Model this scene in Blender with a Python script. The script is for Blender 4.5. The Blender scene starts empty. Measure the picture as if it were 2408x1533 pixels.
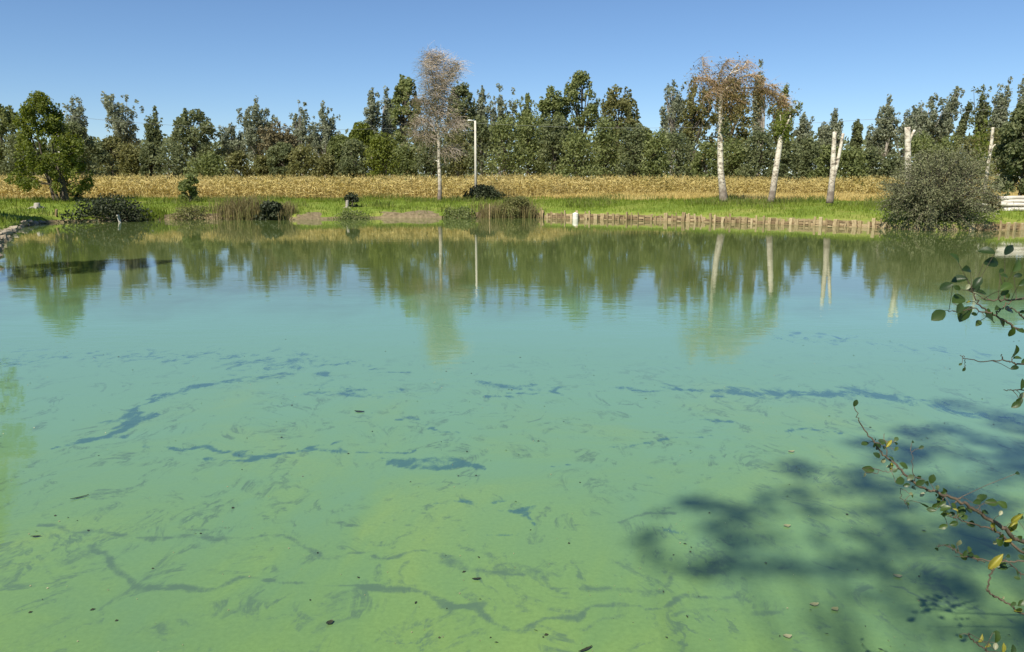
import bpy, math, random
import numpy as np
from mathutils import Vector, Matrix

# ------------------------------------------------------------------ camera, sky, sun, exposure
SC = bpy.context.scene
COL = SC.collection
EYE = 2.6                       # metres above the pond
F = 1810.0                      # focal length in units of a 2407-wide picture
CX, CY, HOR = 1203.5, 766.5, 429.4
PITCH = math.atan((CY - HOR) / F)
cam_d = bpy.data.cameras.new('camera')
cam = bpy.data.objects.new('camera', cam_d)
COL.objects.link(cam)
cam.location = (0, 0, EYE)
cam.rotation_euler = (math.radians(90) - PITCH, 0, 0)
cam_d.sensor_width = 36.0
cam_d.lens = 36.0 * F / 2407.0
cam_d.clip_start = 0.05
cam_d.clip_end = 8000
SC.camera = cam

SUN_EL = math.radians(49)
SUN_AZ = math.radians(30)       # turned from straight behind the camera towards the left
TO_SUN = Vector((-math.cos(SUN_EL) * math.sin(SUN_AZ), -math.cos(SUN_EL) * math.cos(SUN_AZ), math.sin(SUN_EL)))
world = bpy.data.worlds.new('World')
SC.world = world
world.use_nodes = True
wn = world.node_tree
for n in list(wn.nodes):
    wn.nodes.remove(n)
w_out = wn.nodes.new('ShaderNodeOutputWorld')
w_bg = wn.nodes.new('ShaderNodeBackground')
w_sky = wn.nodes.new('ShaderNodeTexSky')
w_sky.sky_type = 'NISHITA'
w_sky.sun_disc = False
w_sky.sun_elevation = SUN_EL
w_sky.sun_rotation = math.atan2(TO_SUN.x, TO_SUN.y)
w_sky.air_density = 0.9
w_sky.dust_density = 0.0
w_sky.ozone_density = 7.5
w_bg.inputs['Strength'].default_value = 0.082
wn.links.new(w_sky.outputs[0], w_bg.inputs[0])
wn.links.new(w_bg.outputs[0], w_out.inputs[0])

sun_d = bpy.data.lights.new('sun', 'SUN')
sun_d.energy = 4.8
sun_d.angle = math.radians(0.53)
sun_d.color = (1.0, 0.93, 0.80)
sun = bpy.data.objects.new('sun', sun_d)
COL.objects.link(sun)
sun.location = (-30, -20, 40)
sun.rotation_euler = TO_SUN.to_track_quat('Z', 'Y').to_euler()

SC.view_settings.view_transform = 'Standard'
SC.view_settings.look = 'None'
SC.view_settings.exposure = 0.55
SC.view_settings.gamma = 1.0
SC.view_settings.use_curve_mapping = False
SC.render.engine = 'CYCLES'
SC.cycles.max_bounces = 6
SC.cycles.diffuse_bounces = 3
SC.cycles.glossy_bounces = 3
SC.cycles.transmission_bounces = 3
SC.cycles.transparent_max_bounces = 4
SC.cycles.caustics_reflective = False
SC.cycles.caustics_refractive = False

# ------------------------------------------------------------------ helpers
def ray(px, py):
    u = (px - CX) / F
    v = (CY - py) / F
    c, s = math.cos(PITCH), math.sin(PITCH)
    return np.array([u, c + v * s, -s + v * c])

def on_plane(px, py, z=0.0):
    d = ray(px, py)
    t = (z - EYE) / d[2]
    return np.array([0, 0, EYE]) + d * t

def at_depth(px, py, Y):
    d = ray(px, py)
    return np.array([0, 0, EYE]) + d * (Y / d[1])

def link(o, parent=None):
    COL.objects.link(o)
    if parent is not None:
        o.parent = parent
    return o

def tag(o, label=None, cat=None, group=None, kind=None):
    if label: o['label'] = label
    if cat: o['category'] = cat
    if group: o['group'] = group
    if kind: o['kind'] = kind
    return o

def empty(name, loc, rz=0.0):
    o = bpy.data.objects.new(name, None)
    o.empty_display_size = 0.2
    o.location = loc
    o.rotation_euler = (0, 0, rz)
    return link(o)

def mesh_np(name, V, Q=None, T=None, smooth=False, mat=None):
    """mesh from numpy verts and quads / triangles"""
    me = bpy.data.meshes.new(name)
    V = np.asarray(V, dtype=np.float32)
    nq = 0 if Q is None else len(Q)
    nt = 0 if T is None else len(T)
    me.vertices.add(len(V))
    me.vertices.foreach_set('co', V.ravel())
    idx = []
    if nq: idx.append(np.asarray(Q, dtype=np.int32).ravel())
    if nt: idx.append(np.asarray(T, dtype=np.int32).ravel())
    idx = np.concatenate(idx)
    me.loops.add(len(idx))
    me.loops.foreach_set('vertex_index', idx)
    me.polygons.add(nq + nt)
    st = np.concatenate([np.arange(nq) * 4, nq * 4 + np.arange(nt) * 3]).astype(np.int32)
    me.polygons.foreach_set('loop_start', st)
    me.polygons.foreach_set('use_smooth', np.full(nq + nt, smooth))
    me.update(calc_edges=True)
    me.validate()
    if mat is not None:
        me.materials.append(mat)
    return me

def obj(name, me, parent=None, loc=(0, 0, 0)):
    o = bpy.data.objects.new(name, me)
    o.location = loc
    return link(o, parent)

class Geo:
    """collects quads and triangles"""
    def __init__(self):
        self.V, self.Q, self.T, self.n = [], [], [], 0
    def add(self, V, Q=None, T=None):
        V = np.asarray(V, dtype=np.float32).reshape(-1, 3)
        if Q is not None and len(Q): self.Q.append(np.asarray(Q, dtype=np.int32) + self.n)
        if T is not None and len(T): self.T.append(np.asarray(T, dtype=np.int32) + self.n)
        self.V.append(V)
        self.n += len(V)
    def tube(self, pts, rad, sides=6, cap=True):
        pts = np.asarray(pts, dtype=float)
        m = len(pts)
        rad = np.broadcast_to(np.asarray(rad, dtype=float), (m,))
        tan = np.gradient(pts, axis=0)
        tan /= np.linalg.norm(tan, axis=1)[:, None] + 1e-9
        ref = np.array([0.0, 1.0, 0.0]) if abs(tan[0][1]) < 0.9 else np.array([1.0, 0, 0])
        a = np.cross(tan, ref)
        a /= np.linalg.norm(a, axis=1)[:, None] + 1e-9
        b = np.cross(tan, a)
        th = np.arange(sides) / sides * 2 * math.pi
        ring = pts[:, None, :] + rad[:, None, None] * (np.cos(th)[None, :, None] * a[:, None, :] + np.sin(th)[None, :, None] * b[:, None, :])
        V = ring.reshape(-1, 3)
        i = np.arange(m - 1)[:, None] * sides
        j = np.arange(sides)[None, :]
        k = (j + 1) % sides
        Q = np.stack([i + j, i + k, i + sides + k, i + sides + j], -1).reshape(-1, 4)
        T = None
        if cap:
            V = np.concatenate([V, pts[[0, -1]]])
            c0, c1 = m * sides, m * sides + 1
            jj = np.arange(sides); kk = (jj + 1) % sides
            T = np.concatenate([np.stack([np.full(sides, c0), kk, jj], -1), np.stack([np.full(sides, c1), (m - 1) * sides + jj, (m - 1) * sides + kk], -1)])
        self.add(V, Q, T)
    def box(self, c, s, R=None):
        c = np.asarray(c, float); s = np.asarray(s, float) / 2
        V = np.array([[x, y, z] for x in (-1, 1) for y in (-1, 1) for z in (-1, 1)], float) * s
        if R is not None:
            V = V @ np.asarray(R).T
        self.add(V + c, [[0, 1, 3, 2], [4, 6, 7, 5], [0, 4, 5, 1], [2, 3, 7, 6], [0, 2, 6, 4], [1, 5, 7, 3]])
    def cards(self, C, size, rng, up=0.3, out=None, ratio=0.6):
        """diamond-shaped leaf cards at the points C"""
        n = len(C)
        N = rng.normal(size=(n, 3))
        if out is not None:
            N += out * 0.9
        N[:, 2] += up
        N /= np.linalg.norm(N, axis=1)[:, None] + 1e-9
        t = rng.normal(size=(n, 3))
        t -= (t * N).sum(1)[:, None] * N
        t /= np.linalg.norm(t, axis=1)[:, None] + 1e-9
        b = np.cross(N, t)
        s = (size * rng.uniform(0.6, 1.35, n))[:, None]
        fold = N * s * 0.22
        V = np.stack([C + t * s, C + b * s * ratio + fold, C - t * s, C - b * s * ratio + fold], 1).reshape(-1, 3)
        self.add(V, np.arange(4 * n).reshape(-1, 4))
    def strips(self, P0, P1, P2, w, rng):
        """thin bent blades: two tapering segments"""
        n = len(P0)
        d = P2 - P0
        s = np.cross(d, rng.normal(size=(n, 3)))
        s /= np.linalg.norm(s, axis=1)[:, None] + 1e-9
        w = np.broadcast_to(w, (n,))[:, None]
        V = np.stack([P0 - s * w, P0 + s * w, P1 - s * w * .8, P1 + s * w * .8, P2], 1).reshape(-1, 3)
        i = np.arange(n) * 5
        self.add(V, np.stack([i, i + 1, i + 3, i + 2], -1), np.stack([i + 2, i + 3, i + 4], -1))
    def mesh(self, name, mat=None, smooth=False):
        V = np.concatenate(self.V) if self.V else np.zeros((0, 3))
        Q = np.concatenate(self.Q) if self.Q else None
        T = np.concatenate(self.T) if self.T else None
        return mesh_np(name, V, Q, T, smooth, mat)

def smoothpath(pts, n=8):
    """Catmull-Rom through the points"""
    P = np.asarray(pts, float)
    P = np.concatenate([[2 * P[0] - P[1]], P, [2 * P[-1] - P[-2]]])
    out = []
    for i in range(1, len(P) - 2):
        for t in np.linspace(0, 1, n, endpoint=False):
            p0, p1, p2, p3 = P[i - 1], P[i], P[i + 1], P[i + 2]
            out.append(0.5 * (2 * p1 + (p2 - p0) * t + (2 * p0 - 5 * p1 + 4 * p2 - p3) * t * t + (3 * p1 - p0 - 3 * p2 + p3) * t ** 3))
    out.append(P[-2])
    return np.array(out)

# ------------------------------------------------------------------ materials
def new_mat(name):
    m = bpy.data.materials.new(name)
    m.use_nodes = True
    nt = m.node_tree
    for n in list(nt.nodes):
        nt.nodes.remove(n)
    return m, nt

def N(nt, typ, **kw):
    n = nt.nodes.new(typ)
    for k, v in kw.items():
        if k in n.inputs:
            n.inputs[k].default_value = v
        else:
            setattr(n, k, v)
    return n

def ramp(nt, stops, fac):
    r = nt.nodes.new('ShaderNodeValToRGB')
    e = r.color_ramp.elements
    while len(e) < len(stops):
        e.new(0.5)
    for i, (p, c) in enumerate(stops):
        e[i].position = p
        e[i].color = (*c, 1) if len(c) == 3 else c
    nt.links.new(fac, r.inputs[0])
    return r

def leaf_mat(name, cols, trans=0.42, rough=0.55, clump=0.35):
    """colours vary leaf by leaf and by spray"""
    m, nt = new_mat(name)
    L = nt.links.new
    g = N(nt, 'ShaderNodeNewGeometry')
    tc = N(nt, 'ShaderNodeTexCoord')
    nz = N(nt, 'ShaderNodeTexNoise', Scale=clump, Detail=2.0)
    L(tc.outputs['Object'], nz.inputs['Vector'])
    mx = N(nt, 'ShaderNodeMath', operation='MULTIPLY_ADD')
    L(nz.outputs['Fac'], mx.inputs[0]); mx.inputs[1].default_value = 1.3
    sub = N(nt, 'ShaderNodeMath', operation='MULTIPLY_ADD')
    L(g.outputs['Random Per Island'], sub.inputs[0]); sub.inputs[1].default_value = 0.55; sub.inputs[2].default_value = -0.42
    L(sub.outputs[0], mx.inputs[2])
    r = ramp(nt, [(i / max(1, len(cols) - 1), c) for i, c in enumerate(cols)], mx.outputs[0])
    p = N(nt, 'ShaderNodeBsdfPrincipled', Roughness=rough)
    p.inputs['Specular IOR Level'].default_value = 0.25
    L(r.outputs[0], p.inputs['Base Color'])
    t = N(nt, 'ShaderNodeBsdfTranslucent')
    hs = N(nt, 'ShaderNodeHueSaturation', Saturation=1.15, Value=1.25)
    hs.inputs['Hue'].default_value = 0.49
    L(r.outputs[0], hs.inputs['Color'])
    L(hs.outputs[0], t.inputs['Color'])
    mix = N(nt, 'ShaderNodeMixShader')
    mix.inputs[0].default_value = trans
    L(p.outputs[0], mix.inputs[1]); L(t.outputs[0], mix.inputs[2])
    o = N(nt, 'ShaderNodeOutputMaterial')
    L(mix.outputs[0], o.inputs[0])
    return m

def rough_mat(name, cols, scale=(6, 6, 6), rough=0.85, bump=0.3, island=0.0, detail=6.0, bdist=0.02):
    m, nt = new_mat(name)
    L = nt.links.new
    tc = N(nt, 'ShaderNodeTexCoord')
    mp = N(nt, 'ShaderNodeMapping')
    mp.inputs['Scale'].default_value = scale
    L(tc.outputs['Object'], mp.inputs[0])
    nz = N(nt, 'ShaderNodeTexNoise', Scale=1.0, Detail=detail, Roughness=0.65)
    L(mp.outputs[0], nz.inputs['Vector'])
    fac = nz.outputs['Fac']
    if island:
        g = N(nt, 'ShaderNodeNewGeometry')
        oi = N(nt, 'ShaderNodeObjectInfo')
        ad = N(nt, 'ShaderNodeMath', operation='ADD')
        L(g.outputs['Random Per Island'], ad.inputs[0]); L(oi.outputs['Random'], ad.inputs[1])
        mm = N(nt, 'ShaderNodeMath', operation='MULTIPLY_ADD')
        L(ad.outputs[0], mm.inputs[0]); mm.inputs[1].default_value = island; mm.inputs[2].default_value = -island
        a2 = N(nt, 'ShaderNodeMath', operation='ADD')
        L(mm.outputs[0], a2.inputs[0]); L(fac, a2.inputs[1])
        fac = a2.outputs[0]
    r = ramp(nt, [(0.25 + 0.5 * i / max(1, len(cols) - 1), c) for i, c in enumerate(cols)], fac)
    p = N(nt, 'ShaderNodeBsdfPrincipled', Roughness=rough)
    p.inputs['Specular IOR Level'].default_value = 0.3
    L(r.outputs[0], p.inputs['Base Color'])
    if bump:
        b = N(nt, 'ShaderNodeBump', Strength=bump, Distance=bdist)
        L(nz.outputs['Fac'], b.inputs['Height'])
        L(b.outputs[0], p.inputs['Normal'])
    o = N(nt, 'ShaderNodeOutputMaterial')
    L(p.outputs[0], o.inputs[0])
    return m

M = {}
M['green'] = leaf_mat('leaf_green', [(.090, .116, .036), (.185, .220, .075), (.310, .335, .145)])
M['lime'] = leaf_mat('leaf_lime', [(.085, .112, .018), (.150, .185, .032), (.240, .262, .065)])
M['dark'] = leaf_mat('leaf_dark', [(.076, .098, .044), (.160, .186, .082), (.265, .285, .140)])
M['grey'] = leaf_mat('leaf_grey', [(.140, .165, .100), (.240, .268, .172), (.360, .378, .270)])
M['olive'] = leaf_mat('leaf_olive', [(.110, .120, .040), (.190, .194, .070), (.290, .276, .115)])
M['brown'] = leaf_mat('leaf_brown', [(.125, .110, .052), (.185, .160, .080), (.250, .215, .120)], trans=.2)
M['rust'] = leaf_mat('leaf_rust', [(.130, .100, .030), (.205, .145, .052), (.165, .160, .052)], trans=.2)
M['willow'] = leaf_mat('leaf_willow', [(.115, .122, .058), (.205, .212, .110), (.315, .318, .185)], trans=.2)
M['shade_dark'] = leaf_mat('leaf_shade_dark', [(.018, .026, .012), (.036, .046, .020), (.060, .070, .032)], trans=.1)  # bank bush leaves, their shade painted into a very dark leaf colour
M['corn'] = leaf_mat('corn_leaf', [(.30, .26, .07), (.47, .385, .135), (.55, .465, .20), (.40, .30, .10)], trans=.25, clump=.22)
M['grass'] = leaf_mat('grass_blade', [(.105, .155, .016), (.165, .225, .026), (.240, .270, .055)], trans=.35, clump=.25)
M['weed'] = leaf_mat('weed_blade', [(.070, .100, .018), (.125, .160, .030), (.200, .195, .060)], trans=.3, clump=.5)
M['straw'] = leaf_mat('straw_blade', [(.36, .30, .09), (.54, .42, .15), (.48, .41, .17)], trans=.25, clump=.2)
M['reed'] = leaf_mat('reed_blade', [(.12, .10, .045), (.22, .18, .08), (.15, .18, .05)], trans=.25, clump=.8)
M['bark'] = rough_mat('bark', [(.045, .036, .026), (.10, .085, .062), (.16, .14, .11)], (5, 5, 1.2), bump=.6)
M['palebark'] = rough_mat('pale_bark', [(.20, .17, .13), (.33, .30, .25), (.42, .39, .34)], (5, 5, 2), bump=.4)
M['twig'] = rough_mat('birch_twig', [(.32, .255, .19), (.46, .385, .30), (.57, .49, .40)], (3, 3, 3), bump=0)
M['redtwig'] = rough_mat('dead_twig', [(.24, .16, .085), (.36, .25, .14), (.46, .34, .21)], (3, 3, 3), bump=0)
M['timber'] = rough_mat('weathered_timber', [(.15, .105, .052), (.34, .255, .135), (.56, .45, .27)], (14, 14, 3), bump=.5, island=.3)
M['board'] = rough_mat('damp_board', [(.10, .066, .034), (.24, .17, .09), (.45, .35, .20)], (2, 14, 14), bump=.5, island=.38)
M['soil'] = rough_mat('soil', [(.13, .085, .05), (.26, .18, .11), (.36, .26, .16)], (3, 3, 5), bump=.8, bdist=.05)
M['stone'] = rough_mat('stone', [(.14, .11, .075), (.30, .25, .18), (.46, .40, .30)], (4, 4, 4), bump=.7, island=.15, bdist=.03)
M['concrete'] = rough_mat('concrete', [(.46, .43, .36), (.58, .55, .47), (.66, .63, .55)], (6, 6, 2), bump=.2)
M['white'] = rough_mat('white_plastic', [(.62, .60, .48), (.74, .72, .60), (.80, .78, .68)], (5, 5, 5), rough=.5, bump=.1)
M['metal'] = rough_mat('galvanised_metal', [(.40, .41, .41), (.50, .51, .51), (.58, .58, .58)], (8, 8, 8), rough=.45, bump=0)
M['cable'] = rough_mat('cable_sheath', [(.16, .17, .15), (.20, .21, .19), (.24, .25, .23)], (3, 3, 3), bump=0)
M['sand'] = rough_mat('sand', [(.34, .26, .16), (.46, .37, .24), (.55, .46, .32)], (3, 3, 3), bump=.4)
M['alderbark'] = rough_mat('alder_twig', [(.05, .040, .028), (.12, .092, .062), (.21, .160, .11)], (30, 30, 30), bump=.3, bdist=.002)

def birch_mat():
    m, nt = new_mat('birch_bark')
    L = nt.links.new
    tc = N(nt, 'ShaderNodeTexCoord')
    mp = N(nt, 'ShaderNodeMapping'); mp.inputs['Scale'].default_value = (3.0, 3.0, 4.5)
    L(tc.outputs['Object'], mp.inputs[0])
    nz = N(nt, 'ShaderNodeTexNoise', Scale=1.0, Detail=5.0, Roughness=.7)
    L(mp.outputs[0], nz.inputs['Vector'])
    r = ramp(nt, [(.36, (.08, .065, .05)), (.455, (.40, .34, .26)), (.53, (.62, .56, .45)), (.70, (.72, .68, .58))], nz.outputs['Fac'])
    # rough dark bark at the foot of the trunk
    sx = N(nt, 'ShaderNodeSeparateXYZ'); L(tc.outputs['Object'], sx.inputs[0])
    n2 = N(nt, 'ShaderNodeTexNoise', Scale=3.0, Detail=4.0); L(tc.outputs['Object'], n2.inputs['Vector'])
    ad = N(nt, 'ShaderNodeMath', operation='MULTIPLY_ADD'); L(n2.outputs['Fac'], ad.inputs[0]); ad.inputs[1].default_value = 2.2; L(sx.outputs['Z'], ad.inputs[2])
    mr = N(nt, 'ShaderNodeMapRange'); L(ad.outputs[0], mr.inputs[0])
    mr.inputs[1].default_value = 2.0; mr.inputs[2].default_value = 3.4
    r2 = ramp(nt, [(.3, (.12, .09, .07)), (.7, (.30, .25, .20))], n2.outputs['Fac'])
    mx = N(nt, 'ShaderNodeMixRGB'); L(mr.outputs[0], mx.inputs[0]); L(r2.outputs[0], mx.inputs[1]); L(r.outputs[0], mx.inputs[2])
    p = N(nt, 'ShaderNodeBsdfPrincipled', Roughness=.7)
    L(mx.outputs[0], p.inputs['Base Color'])
    b = N(nt, 'ShaderNodeBump', Strength=.5, Distance=.02); L(nz.outputs['Fac'], b.inputs['Height']); L(b.outputs[0], p.inputs['Normal'])
    o = N(nt, 'ShaderNodeOutputMaterial'); L(p.outputs[0], o.inputs[0])
    return m
M['birch'] = birch_mat()

def leafblade(name, c1, c2, trans):
    m, nt = new_mat(name)
    L = nt.links.new
    tc = N(nt, 'ShaderNodeTexCoord'); oi = N(nt, 'ShaderNodeObjectInfo')
    nz = N(nt, 'ShaderNodeTexNoise', Scale=40.0, Detail=3.0); L(tc.outputs['Object'], nz.inputs['Vector'])
    ad = N(nt, 'ShaderNodeMath', operation='MULTIPLY_ADD'); L(oi.outputs['Random'], ad.inputs[0]); ad.inputs[1].default_value = .7
    sb = N(nt, 'ShaderNodeMath', operation='MULTIPLY_ADD'); L(nz.outputs['Fac'], sb.inputs[0]); sb.inputs[1].default_value = .6; sb.inputs[2].default_value = -.15
    L(sb.outputs[0], ad.inputs[2])
    r = ramp(nt, [(0, c1), (1, c2)], ad.outputs[0])
    p = N(nt, 'ShaderNodeBsdfPrincipled', Roughness=.42); L(r.outputs[0], p.inputs['Base Color'])
    t = N(nt, 'ShaderNodeBsdfTranslucent'); L(r.outputs[0], t.inputs[0])
    mx = N(nt, 'ShaderNodeMixShader'); mx.inputs[0].default_value = trans
    L(p.outputs[0], mx.inputs[1]); L(t.outputs[0], mx.inputs[2])
    o = N(nt, 'ShaderNodeOutputMaterial'); L(mx.outputs[0], o.inputs[0])
    return m
M['aldleaf'] = leafblade('alder_leaf', (.022, .050, .012), (.075, .125, .022), .25)
M['yellowleaf'] = leafblade('yellow_leaf', (.26, .26, .03), (.46, .40, .07), .35)
M['paleleaf'] = leafblade('pale_leaf', (.26, .28, .13), (.42, .40, .24), .3)
M['deadleaf'] = leafblade('dead_leaf', (.015, .022, .010), (.04, .042, .02), .1)

# ------------------------------------------------------------------ pond shore and ground
PC = np.array([0.0, 22.0])
shore_px = [(0, 588), (12, 561), (30, 545), (85, 527), (130, 523), (330, 519), (480, 516.5), (700, 517), (900, 513), (1000, 513),
            (1200, 512), (1260, 512), (1352, 515), (1500, 518), (1680, 523), (1890, 530), (2080, 537), (2200, 543), (2300, 542), (2407, 541)]
shore = [on_plane(*p)[:2] for p in shore_px]
shore = [np.array(q, float) for q in [(-6.2, 3.4), (-7.4, 7), (-10.2, 13), (-13.9, 20.2), (-17.4, 25.5)]] + shore + \
        [np.array(q, float) for q in [(33, 44), (34, 40), (31, 34), (24, 24), (15, 15), (8.5, 8), (5.2, 4.2), (3, 2.6), (0, 2.2), (-3, 2.4)]]
sp = np.array(shore) - PC
s_th = np.arctan2(sp[:, 1], sp[:, 0]); s_r = np.linalg.norm(sp, axis=1)
o_ = np.argsort(s_th); s_th, s_r = s_th[o_], s_r[o_]
s_th = np.concatenate([s_th - 2 * math.pi, s_th, s_th + 2 * math.pi]); s_r = np.tile(s_r, 3)
def shore_r(th):
    return np.interp(th, s_th, s_r)
def theta_of(p):
    return math.atan2(p[1] - PC[1], p[0] - PC[0])
TH_W1, TH_W0 = theta_of(on_plane(1262, 512)), theta_of(on_plane(2407, 541))   # walled part of the shore
def profile(th, o):
    """ground height o metres outside the shoreline"""
    th = np.asarray(th); o = np.asarray(o)
    nat = np.interp(o, [-8, -2, -.5, -.1, .12, .45, 2, 6, 12, 25, 60, 400, 5000], [-1.5, -1.0, -.45, -.1, .14, .34, .52, .80, .98, 1.0, 1.0, 1.0, 1.0])
    wal = np.interp(o, [-8, -2, -.5, .10, .16, .8, 3, 6, 12, 25, 60, 400, 5000], [-1.5, -1.0, -.6, -.3, .44, .52, .74, .92, 1.02, 1.0, 1.0, 1.0, 1.0])
    near = np.interp(o, [-8, -2, -.5, -.1, .3, 1, 2, 6, 12, 25, 60, 400, 5000], [-1.5, -1.0, -.45, -.1, .4, .8, 1.0, 1.1, 1.1, 1.0, 1.0, 1.0, 1.0])
    ww = ((th < TH_W1) & (th > TH_W0 - .15)).astype(float)
    nn = (np.sin(th) < -.3).astype(float)
    return nat * (1 - ww) * (1 - nn) + wal * ww + near * nn * (1 - ww)
def vnoise(x, y, s, seed=0):
    """cheap smooth value noise"""
    x = np.asarray(x, float) / s; y = np.asarray(y, float) / s
    xi, yi = np.floor(x), np.floor(y); fx, fy = x - xi, y - yi
    fx = fx * fx * (3 - 2 * fx); fy = fy * fy * (3 - 2 * fy)
    def h(a, b):
        v = np.sin(a * 127.1 + b * 311.7 + seed * 74.7) * 43758.5453
        return v - np.floor(v)
    return (h(xi, yi) * (1 - fx) + h(xi + 1, yi) * fx) * (1 - fy) + (h(xi, yi + 1) * (1 - fx) + h(xi + 1, yi + 1) * fx) * fy
def ground_z(x, y):
    x = np.asarray(x, float); y = np.asarray(y, float)
    th = np.arctan2(y - PC[1], x - PC[0]); o = np.hypot(x - PC[0], y - PC[1]) - shore_r(th)
    z = profile(th, o)
    amp = np.clip(o / 4, 0, 1) * .16
    return z + amp * (vnoise(x, y, 3.1, 1) - .5) + amp * 1.2 * (vnoise(x, y, 9.0, 2) - .5) + np.clip(o, 0, .5) * .25 * (vnoise(x, y, .9, 3) - .5)

def ground_mat():
    m, nt = new_mat('ground')
    L = nt.links.new
    tc = N(nt, 'ShaderNodeTexCoord')
    n1 = N(nt, 'ShaderNodeTexNoise', Scale=.35, Detail=6.0, Roughness=.65); L(tc.outputs['Object'], n1.inputs['Vector'])
    n2 = N(nt, 'ShaderNodeTexNoise', Scale=4.0, Detail=5.0, Roughness=.7); L(tc.outputs['Object'], n2.inputs['Vector'])
    g = ramp(nt, [(.3, (.100, .150, .018)), (.5, (.165, .225, .030)), (.7, (.26, .265, .065))], n1.outputs['Fac'])
    st = ramp(nt, [(.3, (.26, .20, .07)), (.7, (.40, .31, .12))], n2.outputs['Fac'])
    so = ramp(nt, [(.3, (.10, .078, .042)), (.7, (.27, .215, .125))], n2.outputs['Fac'])
    at = N(nt, 'ShaderNodeAttribute', attribute_name='cover')
    sp_ = N(nt, 'ShaderNodeSeparateXYZ'); L(at.outputs['Vector'], sp_.inputs[0])
    def edge(sock):
        a = N(nt, 'ShaderNodeMath', operation='MULTIPLY_ADD'); L(n2.outputs['Fac'], a.inputs[0]); a.inputs[1].default_value = .7; L(sock, a.inputs[2])
        r = N(nt, 'ShaderNodeMapRange'); r.inputs[1].default_value = .75; r.inputs[2].default_value = .95; L(a.outputs[0], r.inputs[0])
        return r.outputs[0]
    m1 = N(nt, 'ShaderNodeMixRGB'); L(edge(sp_.outputs['X']), m1.inputs[0]); L(g.outputs[0], m1.inputs[1]); L(st.outputs[0], m1.inputs[2])
    m2 = N(nt, 'ShaderNodeMixRGB'); L(edge(sp_.outputs['Y']), m2.inputs[0]); L(m1.outputs[0], m2.inputs[1]); L(so.outputs[0], m2.inputs[2])
    p = N(nt, 'ShaderNodeBsdfPrincipled', Roughness=.9); L(m2.outputs[0], p.inputs['Base Color'])
    p.inputs['Specular IOR Level'].default_value = .15
    b = N(nt, 'ShaderNodeBump', Strength=.8, Distance=.06); L(n2.outputs['Fac'], b.inputs['Height']); L(b.outputs[0], p.inputs['Normal'])
    o = N(nt, 'ShaderNodeOutputMaterial'); L(p.outputs[0], o.inputs[0])
    return m

dirt_px = [(690, 505, 34), (740, 506, 28), (960, 505, 50), (1010, 503, 34), (920, 508, 30), (470, 513, 36), (390, 514, 40), (1130, 508, 18)]
def build_ground():
    nth = 900
    th = np.linspace(-math.pi, math.pi, nth, endpoint=False)
    offs = np.array([-8, -5, -3, -1.5, -.7, -.3, -.1, 0, .1, .16, .3, .5, .8, 1.2, 1.8, 2.5, 3.5, 4.5, 6, 8, 10, 12.5, 15, 18, 22, 27, 33, 40, 50, 65, 85, 120, 200, 400, 1000, 4000.])
    R = shore_r(th)
    TH, O = np.meshgrid(th, offs, indexing='ij')
    X = PC[0] + (R[:, None] + O) * np.cos(TH); Y = PC[1] + (R[:, None] + O) * np.sin(TH)
    Z = ground_z(X, Y)
    k = len(offs)
    V = np.stack([X, Y, Z], -1).reshape(-1, 3)
    i = np.arange(nth)[:, None]; j = np.arange(k - 1)[None, :]
    i2 = (i + 1) % nth
    Q = np.stack([i * k + j, i * k + j + 1, i2 * k + j + 1, i2 * k + j], -1).reshape(-1, 4)[:, ::-1]
    me = mesh_np('ground', V, Q, None, True, ground_mat())
    straw = ((X > -2 + 6 * (vnoise(X, Y, 6, 8) - .5)) & (O > 19 + 5 * (vnoise(X, Y, 5, 9) - .5)) & (Y > 40)).astype(float)
    straw = np.maximum(straw, ((Y > 74) * 1.0))
    soil = np.zeros_like(X)
    for (px, py, hw) in dirt_px:
        c = on_plane(px, py, .2)
        hx = hw / F * c[1]
        d2 = ((X - c[0]) / hx) ** 2 + ((O - .4) / 1.5) ** 2 + 1.6 * (vnoise(X, Y, .7, 40) - .5) + .8 * (vnoise(X, Y, .3, 41) - .5)
        soil = np.maximum(soil, np.clip(1.2 - d2, 0, 1))
    soil = np.maximum(soil, np.clip(.30 - O, 0, .3) / .3 * (O > -9))
    sandc = on_plane(2402, 505, .6)
    soil = np.maximum(soil, np.clip(1.5 - ((X - sandc[0]) / 2.6) ** 2 - ((Y - sandc[1]) / 2.2) ** 2, 0, 1))
    cov = np.stack([straw, soil, soil * 0], -1).reshape(-1, 3).astype(np.float32)
    at = me.attributes.new('cover', 'FLOAT_VECTOR', 'POINT')
    at.data.foreach_set('vector', cov.ravel())
    return tag(obj('ground', me), kind='structure')
build_ground()

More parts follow.
